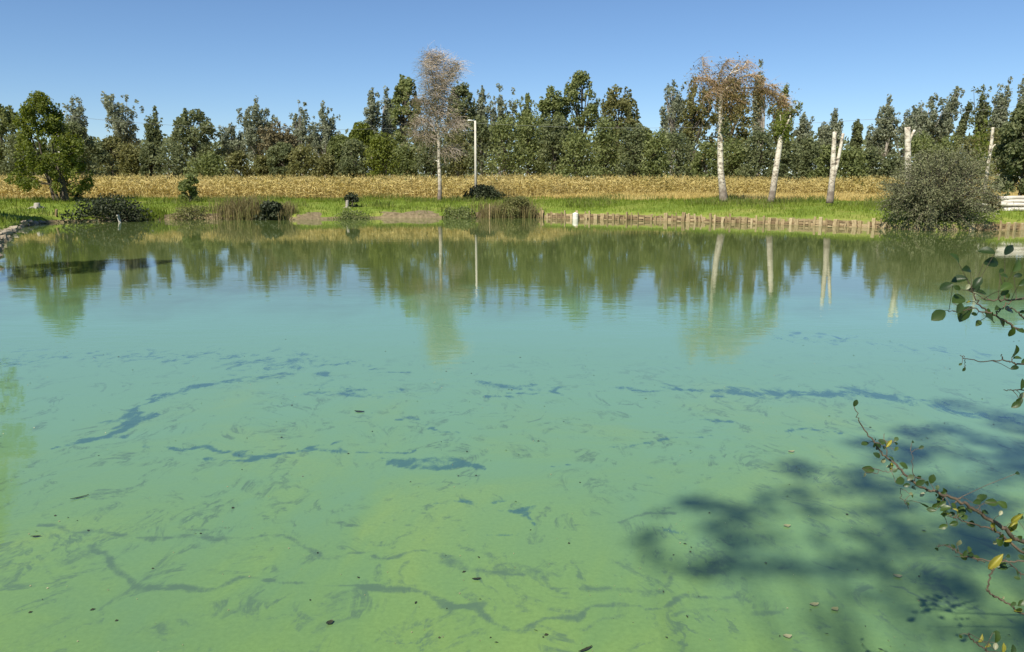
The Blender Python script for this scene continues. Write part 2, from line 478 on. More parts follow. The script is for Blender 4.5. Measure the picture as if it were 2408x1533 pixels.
# ------------------------------------------------------------------ pond water with its algae film
open_strokes = [  # clear water between the algae: (px, py, half thickness in px) along each streak
    ([(138, 1052, 4), (200, 1037, 7), (260, 1027, 11), (300, 1005, 16), (288, 978, 12), (320, 965, 6), (365, 950, 6), (400, 932, 14), (440, 924, 12), (480, 908, 8), (560, 900, 5), (575, 890, 6)], 1),
    ([(330, 1040, 3), (420, 1051, 4), (500, 1066, 6), (560, 1079, 9), (640, 1068, 6), (720, 1057, 5), (800, 1036, 3)], 1),
    ([(410, 1078, 5), (520, 1084, 6), (600, 1083, 6)], 1),
    ([(700, 1062, 5), (780, 1060, 6), (860, 1066, 6), (940, 1070, 5)], .9),
    ([(870, 1092, 4), (960, 1092, 9), (1060, 1090, 6), (1160, 1099, 3)], 1),
    ([(1330, 1100, 2), (1360, 1096, 5), (1385, 1099, 2)], 1),
    ([(1115, 940, 5), (1160, 938, 8), (1185, 945, 4)], 1),
    ([(1120, 898, 5), (1200, 905, 10), (1280, 918, 3)], .6),
    ([(1190, 928, 3), (1250, 926, 5), (1310, 918, 2)], .9),
    ([(1425, 915, 5), (1560, 904, 8), (1680, 910, 8), (1800, 925, 10), (1920, 930, 14), (2050, 928, 22), (2150, 945, 18), (2260, 965, 14), (2400, 985, 22)], .85),
    ([(1690, 934, 6), (1715, 934, 6)], .9),
    ([(1870, 1016, 3), (1905, 1021, 8), (1945, 1014, 2)], 1), ([(1850, 1040, 2), (1900, 1026, 6), (1920, 1030, 4)], 1),
    ([(1100, 1160, 8), (1140, 1168, 8), (1165, 1162, 6)], .55),
    ([(1170, 1186, 4), (1240, 1190, 9), (1290, 1218, 4)], .8), ([(1210, 1238, 4), (1262, 1240, 4)], .6),
    ([(700, 930, 14), (760, 920, 18), (900, 932, 5)], .5), ([(740, 870, 7), (770, 890, 8), (740, 905, 8)], .45),
    ([(0, 842, 16), (150, 838, 18), (330, 832, 14), (520, 840, 26), (620, 880, 26), (700, 880, 10)], .42),
    ([(560, 850, 24), (700, 845, 22), (900, 855, 12)], .40),
    ([(870, 876, 2), (920, 879, 3), (960, 873, 2)], .7), ([(935, 992, 2), (975, 990, 3), (1010, 1008, 3), (1055, 1013, 2)], .8),
    ([(1600, 988, 2), (1650, 1000, 3), (1720, 1002, 2)], .8), ([(1430, 1040, 2), (1560, 1036, 4), (1640, 1026, 2)], .6),
    ([(832, 968, 3), (858, 970, 2)], 1), ([(1060, 1128, 8), (1040, 1112, 4)], .4), ([(1500, 1130, 8), (1520, 1125, 6)], .4),
    ([(165, 1172, 2), (205, 1166, 3)], 1), ([(1545, 1255, 10), (1600, 1262, 8)], .3),
    ([(1800, 790, 10), (2000, 800, 12), (2300, 830, 14)], .35),
]
scum_strokes = [  # grey-green strings of older algae
    ([(80, 1236, 6), (300, 1266, 9), (520, 1276, 9), (640, 1271, 7), (800, 1286, 7), (900, 1296, 8), (1030, 1300, 9), (1090, 1332, 14), (1180, 1350, 10), (1290, 1392, 7)], .9),
    ([(150, 1285, 4), (190, 1305, 8), (250, 1335, 12), (340, 1360, 16), (470, 1368, 10), (620, 1352, 8), (760, 1360, 7), (870, 1366, 10), (940, 1388, 16), (990, 1420, 18), (1040, 1462, 14), (1100, 1500, 12), (1160, 1512, 8)], 1),
    ([(1150, 1504, 10), (1230, 1490, 9), (1340, 1466, 9), (1430, 1432, 9), (1540, 1416, 8), (1700, 1400, 7)], 1),
    ([(1370, 1396, 16), (1450, 1402, 10), (1540, 1362, 14), (1640, 1332, 10), (1760, 1300, 10)], .7),
    ([(1370, 1226, 3), (1480, 1211, 4), (1560, 1194, 4)], .9), ([(1130, 1290, 14), (1170, 1330, 18), (1210, 1365, 8)], .6),
    ([(1300, 1492, 6), (1480, 1462, 7), (1640, 1440, 7), (1900, 1440, 5)], .7), ([(90, 1535, 6), (140, 1495, 8), (190, 1452, 6), (250, 1440, 3)], .8),
    ([(840, 1218, 7), (880, 1215, 6), (930, 1225, 5), (990, 1222, 4)], .8), ([(1030, 1195, 4), (1120, 1215, 5), (1180, 1225, 3)], .7),
    ([(1000, 1235, 4), (1160, 1240, 3)], .5), ([(1450, 1215, 4), (1480, 1222, 4)], .6), ([(600, 1490, 6), (700, 1470, 5), (760, 1480, 4)], .5),
    ([(650, 1530, 6), (720, 1500, 8), (780, 1480, 4)], .5), ([(400, 1440, 10), (560, 1430, 12), (640, 1450, 8)], .35), ([(1300, 1310, 14), (1480, 1340, 18), (1560, 1350, 10)], .45),
    ([(380, 1235, 8), (480, 1250, 8), (560, 1240, 5)], .5), ([(1000, 1130, 8), (1050, 1135, 5)], .3), ([(60, 1300, 22), (160, 1330, 18)], .5),
]
def stroke_field(X, Y, strokes):
    out = np.zeros_like(X)
    for pts, a in strokes:
        best = np.full(X.shape, 1e9)
        W = []
        for (px, py, w) in pts:
            p = on_plane(px, py); q = on_plane(px, py + 1.0)
            W.append((p[0], p[1], max(.02, .8 * w * (p[1] - q[1]))))
        for (x0, y0, w0), (x1, y1, w1) in zip(W[:-1], W[1:]):
            dx, dy = x1 - x0, y1 - y0
            t = np.clip(((X - x0) * dx * 4.8 + (Y - y0) * dy) / (dx * dx * 4.8 + dy * dy + 1e-9), 0, 1)
            w = w0 + (w1 - w0) * t
            d = np.hypot((X - x0 - t * dx) * 2.2, Y - y0 - t * dy) / w
            best = np.minimum(best, d)
        out = np.maximum(out, a * np.clip(1.25 - best * .72, 0, 1.0))
    return out

def water_mat():
    m, nt = new_mat('pond_water')
    L = nt.links.new
    tc = N(nt, 'ShaderNodeTexCoord')
    def noise(scale, detail=4.0, rough=.6, stretch=None, dist=0.0):
        n = N(nt, 'ShaderNodeTexNoise', Scale=scale, Detail=detail, Roughness=rough, Distortion=dist)
        if stretch:
            mp = N(nt, 'ShaderNodeMapping'); mp.inputs['Scale'].default_value = stretch
            L(tc.outputs['Object'], mp.inputs[0]); L(mp.outputs[0], n.inputs['Vector'])
        else:
            L(tc.outputs['Object'], n.inputs['Vector'])
        return n.outputs['Fac']
    def math_(op, a, b=None, c=None):
        n = N(nt, 'ShaderNodeMath', operation=op)
        for i, v in enumerate((a, b, c)):
            if v is None: continue
            if isinstance(v, (int, float)): n.inputs[i].default_value = v
            else: L(v, n.inputs[i])
        return n.outputs[0]
    def mrange(v, a, b, c=0.0, d=1.0):
        n = N(nt, 'ShaderNodeMapRange', interpolation_type='SMOOTHSTEP'); L(v, n.inputs[0])
        for i, q in enumerate((a, b, c, d)): n.inputs[i + 1].default_value = q
        return n.outputs[0]
    film = N(nt, 'ShaderNodeAttribute', attribute_name='film')
    sp_ = N(nt, 'ShaderNodeSeparateXYZ'); L(film.outputs['Vector'], sp_.inputs[0])
    big = noise(.5, 5.0, .6, (1, .7, 1), .6)
    fine = noise(6.0, 6.0, .7, (1, .8, 1), .4)
    grain = noise(30.0, 4.0, .7)
    wisp = noise(2.6, 6.0, .72, (1, .55, 1), 1.2)
    swirl = noise(1.1, 6.0, .62, (1, .8, 1), 2.2)
    # algae colour
    g1 = ramp(nt, [(.32, (.105, .195, .066)), (.5, (.145, .252, .078)), (.68, (.195, .300, .088))], big)
    g2 = N(nt, 'ShaderNodeMixRGB', blend_type='MULTIPLY'); g2.inputs[0].default_value = .55
    gr = ramp(nt, [(.3, (.72, .74, .70)), (.7, (1.1, 1.08, 1.05))], grain)
    L(g1.outputs[0], g2.inputs[1]); L(gr.outputs[0], g2.inputs[2])
    # turquoise bloom between the yellow-green film near the bank and the open water
    tq = N(nt, 'ShaderNodeMixRGB'); L(mrange(math_('ADD', sp_.outputs['Z'], math_('MULTIPLY_ADD', big, .6, -.30)), 1.28, .80, 0.0, 1.0), tq.inputs[0]); L(g2.outputs[0], tq.inputs[1]); tq.inputs[2].default_value = (.138, .272, .158, 1)
    # strings of darker algae
    sw = math_('ABSOLUTE', math_('SUBTRACT', swirl, .5))
    line = mrange(sw, .05, .0)
    line = math_('MULTIPLY', line, mrange(wisp, .46, .62))
    # further out the film thins and the murky water shows through
    thin = N(nt, 'ShaderNodeMixRGB'); L(mrange(math_('ADD', sp_.outputs['Z'], math_('MULTIPLY_ADD', big, .5, -.25)), .55, .1, 0.0, .95), thin.inputs[0]); L(tq.outputs[0], thin.inputs[1]); thin.inputs[2].default_value = (.088, .120, .030, 1)
    sc = math_('ADD', sp_.outputs['Y'], math_('ADD', math_('MULTIPLY_ADD', fine, 2.8, -1.48), math_('MULTIPLY_ADD', wisp, 3.0, -1.5)))
    sc = math_('MULTIPLY', mrange(sc, .10, 1.1), mrange(sp_.outputs['Y'], .02, .3))
    sc = math_('MAXIMUM', math_('MULTIPLY', sc, .80), math_('MULTIPLY', line, mrange(sp_.outputs['Z'], .55, 1.0, 0.0, .7)))
    m1 = N(nt, 'ShaderNodeMixRGB'); L(sc, m1.inputs[0]); L(thin.outputs[0], m1.inputs[1]); m1.inputs[2].default_value = (.070, .125, .085, 1)
    # openings
    op = math_('ADD', sp_.outputs['X'], math_('ADD', math_('MULTIPLY_ADD', fine, 2.8, -1.42), math_('MULTIPLY_ADD', wisp, 3.2, -1.6)))
    op = math_('ADD', op, math_('MULTIPLY_ADD', swirl, .5, -.25))
    op = math_('MULTIPLY', math_('MULTIPLY', mrange(op, .25, 1.05), mrange(sp_.outputs['X'], .02, .25)), .85)
    m2 = N(nt, 'ShaderNodeMixRGB'); L(op, m2.inputs[0]); L(m1.outputs[0], m2.inputs[1]); m2.inputs[2].default_value = (.040, .108, .112, 1)
    p = N(nt, 'ShaderNodeBsdfPrincipled', Roughness=.03, IOR=1.42)
    L(m2.outputs[0], p.inputs['Base Color'])
    # ripples
    r1 = noise(1.0, 3.0, .55, (2.2, 5.5, 1))
    r2 = noise(1.0, 2.0, .5, (.55, 1.5, 1))
    amp = mrange(noise(.09, 2.0, .5, (1, 2.2, 1)), .38, .66, .35, 1.0)
    oy = N(nt, 'ShaderNodeSeparateXYZ'); L(tc.outputs['Object'], oy.inputs[0])
    amp = math_('MULTIPLY', amp, mrange(oy.outputs['Y'], 15, 34, 1.0, .22))   # calmer in the lee of the far bank
    h = math_('MULTIPLY', math_('ADD', r1, math_('MULTIPLY', r2, 2.0)), amp)
    b = N(nt, 'ShaderNodeBump', Strength=1.0, Distance=.0030); L(h, b.inputs['Height']); L(b.outputs[0], p.inputs['Normal'])
    o = N(nt, 'ShaderNodeOutputMaterial'); L(p.outputs[0], o.inputs[0])
    return m

def build_water():
    rows = np.concatenate([np.linspace(-2, 2.9, 8, endpoint=False), np.geomspace(2.9, 64, 400)])
    u = np.concatenate([np.linspace(-1, -.5, 24, endpoint=False), np.linspace(-.5, .5, 520), np.linspace(.5, 1, 25)[1:]])
    hw = np.maximum(rows, 2.9) * .70 + .4
    U, Yg = np.meshgrid(u, rows, indexing='xy')
    X = np.where(np.abs(U) <= .5, U * 2 * hw[:, None], np.sign(U) * (hw[:, None] + (np.abs(U) - .5) * 2 * np.maximum(4, 36 - hw[:, None])))
    V = np.stack([X, Yg, np.zeros_like(X)], -1).reshape(-1, 3)
    k = len(u)
    i = np.arange(len(rows) - 1)[:, None] * k; j = np.arange(k - 1)[None, :]
    Q = np.stack([i + j, i + j + 1, i + k + j + 1, i + k + j], -1).reshape(-1, 4)
    me = mesh_np('pond_water', V, Q, None, True, water_mat())
    Wx = X + .16 * (vnoise(X, Yg, .16, 15) - .5) + .35 * (vnoise(X, Yg, .5, 11) - .5) + .5 * (vnoise(X, Yg, 1.4, 12) - .5)
    Wy = Yg + .55 * (vnoise(X, Yg, .6, 13) - .5) * np.clip(Yg / 9, .3, 1.6) + .18 * (vnoise(X, Yg, .22, 14) - .5)
    f = np.stack([stroke_field(Wx, Wy, open_strokes), stroke_field(Wx, Wy, [([(a, b, w * .72) for a, b, w in pts], k) for pts, k in scum_strokes]), np.clip((22 - Yg) / 15, 0, 1.25)], -1).reshape(-1, 3).astype(np.float32)
    at = me.attributes.new('film', 'FLOAT_VECTOR', 'POINT')
    at.data.foreach_set('vector', f.ravel())
    return tag(obj('pond_water', me), kind='structure')
build_water()

# ------------------------------------------------------------------ trees
def gen_tree(rng, h, r, kind, card, lean=0.0, crown0=None, dens=1.0, cards_max=5200):
    """limbs and leaf cards of one tree, foot at the origin; returns (wood, crown)"""
    wood, crown = Geo(), Geo()
    c0 = crown0
    if kind == 'dense':
        c0 = .06 if c0 is None else c0
        nc = int(np.clip(26 + 2.6 * h + r * 4, 26, 95) * dens)
        zz = rng.beta(1.15, 1.05, nc)
        prof = np.sin(np.pi * np.clip(zz * .86 + .12, 0, 1)) ** .55
        ang = rng.uniform(0, 2 * math.pi, nc)
        rad = r * prof * np.sqrt(rng.uniform(.15, 1, nc)) * .88
        cz = h * (c0 + (1 - c0) * (zz * .93 + .02))
        cr = rng.uniform(.09, .20, nc) * r + .28
        ns = int(10 + 2 * r)          # upright shoots that break the outline
        za = rng.uniform(.62, .97, ns); aa = rng.uniform(0, 2 * math.pi, ns)
        pa = np.sin(np.pi * np.clip(za * .86 + .12, 0, 1)) ** .55
        for q in range(3):
            cz = np.concatenate([cz, h * (c0 + (1 - c0) * za * .92) + (.4 + q * .55) * min(1, h / 14)]); ang = np.concatenate([ang, aa]); rad = np.concatenate([rad, r * pa * .8])
            cr = np.concatenate([cr, np.full(ns, .42 - .1 * q)])
        cz = np.minimum(cz, h * .985); nc = len(cz)
        elong = 1.15
    elif kind == 'plume':
        c0 = .28 if c0 is None else c0
        nl = int(rng.integers(5, 8) + 1.2 * r)
        cz, ang, rad, cr, per_ = [], [], [], [], []
        for l in range(nl):
            a = rng.uniform(0, 2 * math.pi); top = rng.uniform(.72, .98) if l else 1.0
            rl = r * (rng.uniform(.35, 1.0) if l else .10)
            t0 = rng.uniform(.28, .68)
            for t in np.linspace(t0, 1, int(rng.integers(8, 14))):
                if rng.uniform() < .28: continue
                for q in range(int(rng.integers(2, 5))):
                    cz.append(h * top * (c0 + (1 - c0) * t) * .98 - rng.uniform(0, .05) * h)
                    ang.append(a + rng.normal() * .5)
                    rad.append(rl * (t ** .7) * (1.12 - .22 * t) + rng.normal() * .22 * r * (1.1 - .6 * t)); cr.append(rng.uniform(.20, .60) * (1.0 if t < .9 else .7))
        cz, ang, rad, cr = map(np.array, (cz, ang, rad, cr)); nc = len(cz); elong = 1.9
    elif kind == 'shrub':
        nc = int((24 + 9 * r + 4 * h) * dens)
        zz = rng.uniform(0, 1, nc)
        prof = np.sqrt(np.clip(1 - (zz * .96) ** 2.2, 0, 1))
        ang = rng.uniform(0, 2 * math.pi, nc); rad = r * prof * np.sqrt(rng.uniform(.1, 1, nc)) * .9
        cz = h * (zz * .92 + .05); cr = rng.uniform(.14, .26) * r + .12 + rng.uniform(0, .1, nc) * h
        c0 = 0; elong = 1.0
    C = np.stack([rad * np.cos(ang) + lean * (cz / h) ** 1.6 * h, rad * np.sin(ang), cz], -1)
    # trunk and limbs
    tr = max(.09, h * .016)
    trunk_top = {'dense': .88, 'plume': .78, 'shrub': .55}[kind]
    tz = np.linspace(0, trunk_top, 9)
    wob = rng.normal(size=2) * .03 * h
    axis = np.stack([lean * tz ** 1.6 * h + wob[0] * np.sin(tz * 3), wob[1] * np.sin(tz * 2.4), tz * h], -1)
    wood.tube(axis, tr * (1.12 - tz / trunk_top), 7)
    for i in rng.permutation(nc)[:34]:
        zc = C[i, 2]
        t_at = np.clip(zc / h * rng.uniform(.45, .8), .02, trunk_top)
        p0 = np.array([np.interp(t_at, tz, axis[:, q]) for q in range(3)])
        mid = p0 * .45 + C[i] * .55 + np.array([0, 0, -.04 * h if kind == 'plume' else .03 * h])
        wood.tube([p0, mid, C[i]], [tr * .38, tr * .24, tr * .08], 4, False)
    # leaves
    per = (cr / cr.mean()) ** 1.6
    tot = min(cards_max, int(nc * (95 if kind != 'plume' else 22) * dens))
    cnt = np.maximum(10, (per / per.sum() * tot)).astype(int)
    ctr = np.repeat(np.arange(nc), cnt)
    off = rng.normal(size=(len(ctr), 3))
    off *= (rng.uniform(.25, 1.0, len(ctr)) ** .6 / (np.linalg.norm(off, axis=1) + 1e-9))[:, None]
    od = off.copy()
    off *= cr[ctr][:, None]; off[:, 2] *= elong * .8
    P = C[ctr] + off
    P[:, 2] = np.maximum(P[:, 2], .05 * h if kind != 'shrub' else .02)
    crown.cards(P, card, rng, .35, od)
    return wood, crown

def plant(name, label, cat, px, top, hw, Y, kind, tone, seed, lean=0.0, base=None, crown0=None, dens=1.0, card=None, group=None, bark='bark', cards_max=7000):
    rng = np.random.default_rng(seed)
    p = at_depth(px, top, Y)
    x = p[0] - lean * 0
    z0 = float(ground_z(x, Y)) - .05 if base is None else base
    h = p[2] - z0; r = hw / F * Y
    root = empty(name, (x - lean * h * .8, Y, z0))
    tag(root, label, cat, group)
    wood, crown = gen_tree(rng, h, r, kind, card or (.0018 if kind != 'plume' else .0016) * Y, lean, crown0, dens, cards_max)
    obj('trunk' if kind != 'shrub' else 'stem', wood.mesh(name + '_wood', M[bark], True), root)
    obj('crown' if kind != 'shrub' else 'foliage', crown.mesh(name + '_leaves', M[tone]), root)
    return root

TREES = [  # px, top, half width, distance, form, tone, lean, label
    (4, 246, 48, 108, 'dense', 'green', 0, 'green tree cut by the left edge of the photo behind the corn'),
    (165, 288, 58, 92, 'dense', 'dark', 0, 'dark green tree just right of the bright leafy tree at left'),
    (172, 221, 30, 125, 'plume', 'grey', 0, 'loose grey-green poplar top rising beside the left street lamp'),
    (284, 204, 40, 130, 'plume', 'grey', 0, 'tall clumpy poplar standing alone against the sky at far left'),
    (258, 322, 46, 114, 'dense', 'olive', 0, 'low olive tree at the foot of the lone clumpy poplar'),
    (362, 249, 20, 120, 'plume', 'dark', 0, 'thin dark wispy tree in the gap right of the lone poplar'),
    (352, 334, 26, 108, 'dense', 'dark', .08, 'small dark leaning tree under the thin wispy one'),
    (455, 255, 62, 120, 'dense', 'dark', 0, 'broad dark rounded tree above the green sapling in the corn'),
    (545, 281, 32, 126, 'plume', 'grey', 0, 'low loose grey-green poplar between broad dark tree and taller poplar'),
    (600, 227, 44, 126, 'plume', 'grey', 0, 'tall airy poplar above the reed clump, left of the brownish tree'),
    (655, 284, 54, 112, 'plume', 'brown', 0, 'half dead brownish-grey tree between airy poplars left of centre'),
    (706, 229, 34, 128, 'plume', 'grey', 0, 'airy poplar top directly right of the brownish tree'),
    (757, 237, 38, 124, 'plume', 'grey', 0, 'airy spreading poplar at the left side of the big sky gap'),
    (660, 338, 40, 102, 'dense', 'dark', 0, 'short dark tree with bare black trunk behind the corn'),
    (800, 317, 42, 112, 'dense', 'green', 0, 'low green tree in the big sky gap left of centre'),
    (850, 289, 42, 115, 'dense', 'lime', 0, 'light green tree right of the sky gap, below thin poplars'),
    (871, 206, 22, 125, 'plume', 'grey', 0, 'thin poplar, leftmost of the three left of the bare birch'),
    (906, 193, 28, 128, 'plume', 'grey', 0, 'forked airy poplar, middle of three left of the bare birch'),
    (952, 173, 42, 120, 'dense', 'green', 0, 'tall dense dark poplar touching the bare birch on its left'),
    (1082, 190, 44, 122, 'dense', 'dark', 0, 'tall dense dark poplar just right of the bare birch'),
    (1132, 187, 28, 132, 'plume', 'grey', 0, 'airy poplar top above the lamp post near centre'),
    (1176, 189, 38, 128, 'plume', 'grey', 0, 'ragged clumpy poplar right of the lamp post'),
    (1240, 207, 32, 126, 'plume', 'green', 0, 'narrow green poplar at left end of the tall central wood'),
    (1296, 197, 42, 120, 'dense', 'green', 0, 'dense green tree left of the highest central crown'),
    (1362, 165, 56, 122, 'dense', 'green', 0, 'highest leafy crown of the central wood, with upright shoots'),
    (1455, 202, 64, 118, 'dense', 'olive', 0, 'broad olive rounded tree at right end of the central wood'),
    (1514, 298, 32, 114, 'dense', 'green', 0, 'low green tree in the notch right of the olive crown'),
    (1584, 182, 32, 130, 'plume', 'grey', 0, 'airy blue-grey poplar left of the brown-crowned birch'),
    (1636, 172, 44, 124, 'plume', 'olive', 0, 'olive tree behind the arching limb of the brown-crowned birch'),
    (1722, 178, 54, 128, 'dense', 'olive', 0, 'dull olive tree behind the brown dead twigs of the birch'),
    (1788, 139, 15, 134, 'plume', 'grey', 0, 'single narrow poplar tip above the brown dead twigs'),
    (1850, 190, 40, 126, 'plume', 'green', 0, 'green poplar right of the brown twigs, above leaning birch'),
    (1890, 262, 20, 132, 'plume', 'grey', 0, 'small airy poplar left of the forked white stump'),
    (1938, 289, 15, 134, 'plume', 'grey', 0, 'shorter thin poplar just left of the forked white stump'),
    (1966, 252, 22, 130, 'plume', 'grey', 0, 'narrow poplar directly behind the forked white stump'),
    (2018, 277, 13, 132, 'plume', 'dark', 0, 'slim spindly poplar alone right of the forked white stump'),
    (2061, 290, 20, 130, 'plume', 'grey', 0, 'faint low poplar above the left shoulder of the willow bush'),
    (2090, 221, 27, 128, 'plume', 'grey', .04, 'airy upright poplar above the left of the willow bush'),
    (2152, 244, 42, 124, 'plume', 'grey', .12, 'wind-bent poplar above the cut white stump'),
    (2200, 206, 44, 120, 'plume', 'grey', .16, 'broad wind-bent poplar above the middle of the willow bush'),
    (2248, 194, 28, 122, 'plume', 'grey', .16, 'tallest wind-bent poplar above the right of the willow bush'),
    (2276, 234, 9, 128, 'plume', 'dark', .14, 'wispy leaning poplar stem against sky right of the bent poplars'),
    (2313, 197, 26, 118, 'plume', 'dark', .03, 'dark forked poplar above the pale trunk at right'),
    (2370, 179, 24, 114, 'plume', 'grey', 0, 'airy poplar left of the last one at the right edge'),
    (2408, 172, 22, 116, 'plume', 'grey', 0, 'poplar cut by the right edge of the photo'),
]
for i, (px, top, hw, Y, kd, tn, ln, lb) in enumerate(TREES):
    nm = 'poplar_tree' if kd == 'plume' else 'broadleaf_tree'
    plant(nm, lb, 'tree', px, top, hw, Y, kd, tn, 100 + i, ln, group='trees beyond the corn field',
          bark='palebark' if (kd == 'plume' and tn == 'grey') else 'bark', crown0=.32 if 'bare black trunk' in lb else None, dens=1.15 if hw > 40 else 1.0)

UNDER = [
    (40, 330, 50, 'dark', 'low dark shrub mass behind the corn under the left edge tree'),
    (128, 352, 48, 'dark', 'dark shrub behind the corn under the bright left tree'),
    (214, 336, 40, 'dark', 'dark shrub behind the corn left of the lone poplar foot'),
    (308, 342, 36, 'olive', 'olive shrub behind the corn in the low gap at left'),
    (396, 332, 44, 'dark', 'shrub behind the corn left of the green sapling'),
    (486, 322, 42, 'green', 'green shrub behind the corn right of the green sapling'),
    (560, 322, 44, 'olive', 'olive shrub behind the corn above the reed clump left end'),
    (618, 345, 36, 'olive', 'low shrub left of the bare black trunk'),
    (715, 328, 44, 'olive', 'grey olive shrub right of the bare black trunk'),
    (768, 345, 34, 'olive', 'shrub under the spreading poplar at the big sky gap'),
    (832, 332, 36, 'dark', 'dark conical shrub right of the big sky gap'),
    (895, 306, 42, 'lime', 'light green shrub below the forked airy poplar'),
    (950, 300, 44, 'green', 'green shrub left of the bare birch trunk'),
    (1012, 305, 44, 'dark', 'dark shrub directly behind the bare birch trunk'),
    (1072, 292, 44, 'olive', 'olive shrub between the bare birch and the lamp post'),
    (1132, 290, 42, 'dark', 'dark shrub directly behind the lamp post'),
    (1190, 282, 44, 'green', 'green shrub right of the lamp post'),
    (1246, 276, 44, 'green', 'green shrub at the foot of the narrow green poplar'),
    (1302, 276, 44, 'dark', 'dark shrub left of centre of the central wood'),
    (1360, 272, 48, 'green', 'green shrub below the highest central crown'),
    (1426, 276, 46, 'green', 'green shrub under the left of the olive crown'),
    (1490, 292, 44, 'dark', 'dark shrub under the right of the olive crown'),
    (1546, 302, 44, 'green', 'green shrub below the notch in the skyline'),
    (1600, 276, 50, 'dark', 'broad dark shrub left of the brown-crowned birch trunk'),
    (1662, 300, 44, 'green', 'green shrub at left of the brown-crowned birch trunk'),
    (1732, 292, 48, 'green', 'green shrub between the two tall birch trunks, left one'),
    (1790, 302, 44, 'dark', 'dark shrub between the two tall birch trunks, right one'),
    (1852, 302, 42, 'dark', 'dark shrub right of the leaning birch trunk'),
    (1902, 322, 36, 'dark', 'dark shrub between the leaning birch and the forked stump'),
    (1948, 342, 34, 'green', 'green shrub behind the forked white stump'),
    (2002, 346, 34, 'green', 'green shrub right of the forked white stump'),
    (2046, 342, 36, 'dark', 'dark shrub at the left flank of the willow bush'),
    (2100, 336, 40, 'dark', 'dark shrub behind the left of the willow bush'),
    (2162, 330, 40, 'green', 'green shrub behind the cut white stump'),
    (2225, 325, 42, 'green', 'green shrub behind the top of the willow bush'),
    (2292, 318, 44, 'olive', 'olive shrub left of the pale trunk at right'),
    (2346, 300, 44, 'olive', 'olive shrub right of the pale trunk at right'),
]
for i, (px, top, hw, tn, lb) in enumerate(UNDER):
    jr = np.random.default_rng(900 + i)
    plant('understorey_shrub', lb, 'shrub', px, top + jr.uniform(-14, 40), hw * jr.uniform(.8, 1.25), 99 + (i * 7) % 11, 'shrub', tn, 300 + i, group='shrubs at the foot of the far tree line', dens=1.0, cards_max=3400, lean=0.0)

# the wood that closes the view behind them
def far_wood():
    rng = np.random.default_rng(5)
    g = Geo()
    n = 26000
    x = rng.uniform(-150, 150, n); y = 150 + rng.uniform(0, 22, n)
    top = 7.5 + 3.0 * vnoise(x, y, 14, 3) + 2.5 * vnoise(x, y, 5, 4)
    z = .9 + top * rng.uniform(0, 1, n) ** .8
    g.cards(np.stack([x, y, z], -1), .55, rng, .3)
    tag(obj('far_wood', g.mesh('far_wood', M['dark'])), 'dark low wood closing the view behind the tree line', 'wood', kind='stuff')
far_wood()

# bright tree near the water at left, dark tree at the right edge
def bright_tree():
    rng = np.random.default_rng(11)
    Y = 63.0
    p = at_depth(96, 223, Y); z0 = float(ground_z(p[0], Y)) - .05
    H = p[2] - z0; r = 88 / F * Y
    root = empty('broadleaf_tree', (p[0], Y, z0)); tag(root, 'bright yellow-green leafy tree on the left bank beside the lamp', 'tree')
    wood, leaf = Geo(), Geo()
    tops = []
    for k, (dx, dy) in enumerate(((1.1, 0), (.5, .3), (-.2, -.2), (-1.0, .4), (.1, .6))):
        P = smoothpath([[dx * .55 + .7, dy * .2, 0], [dx * .7 + .3, dy, H * .22], [dx * 1.1 - .1, dy * 1.5, H * .5], [dx * 1.5 - .2, dy * 1.6, H * (.72 + .06 * (k % 3))]], 5)
        wood.tube(P, np.linspace(.13, .03, len(P)), 7); tops.append(P[4:])
    nc = 160
    zz = rng.beta(1.0, 1.25, nc)
    prof = (1 - zz ** 1.5) ** .62 * (.92 + .16 * np.sin(zz * 17)) + .10
    ang = rng.uniform(0, 2 * math.pi, nc); rad = r * prof * np.sqrt(rng.uniform(.2, 1, nc)) * .92
    C = np.stack([rad * np.cos(ang) + .25 * np.sin(zz * 6), rad * np.sin(ang) * .9, H * (.13 + .86 * zz)], -1)
    A = np.concatenate(tops)
    for c in C[:60]:
        i = np.argmin(np.linalg.norm(A - c + np.array([0, 0, 1.0]), axis=1))
        wood.tube([A[i], A[i] * .4 + c * .6 + np.array([0, 0, .15]), c], [.035, .022, .008], 4, False)
    for c in C:
        n = int(rng.integers(60, 110)); cr = rng.uniform(.35, .62)
        o = rng.normal(size=(n, 3)); o *= (cr * rng.uniform(.2, 1, n) ** .6 / np.linalg.norm(o, axis=1))[:, None]
        leaf.cards(c + o * np.array([1, 1, 1.15]), .115, rng, .35, o / cr)
    obj('trunk', wood.mesh('bright_tree_wood', M['bark'], True), root)
    obj('crown', leaf.mesh('bright_tree_leaves', M['lime']), root)
bright_tree()
plant('broadleaf_tree', 'dark dense tree cut by the right edge above the log pile', 'tree', 2424, 246, 66, 58, 'dense', 'dark', 12, 0.0, dens=1.4, crown0=.12, card=.17, cards_max=8000)
# tall tree on the left bank, seen as a yellow-green reflection
left_tree = empty('bank_tree', (-15.8, 20.0, float(ground_z(-15.8, 20.0)) - .05))
tag(left_tree, 'tall bank tree mirrored as yellow-green strip along left edge of pond', 'tree')
w_, c_ = gen_tree(np.random.default_rng(21), 7.6, 2.35, 'dense', .11, 0, .10, 1.0, 5200)
obj('trunk', w_.mesh('bank_tree_wood', M['bark'], True), left_tree)
obj('crown', c_.mesh('bank_tree_leaves', M['lime']), left_tree)

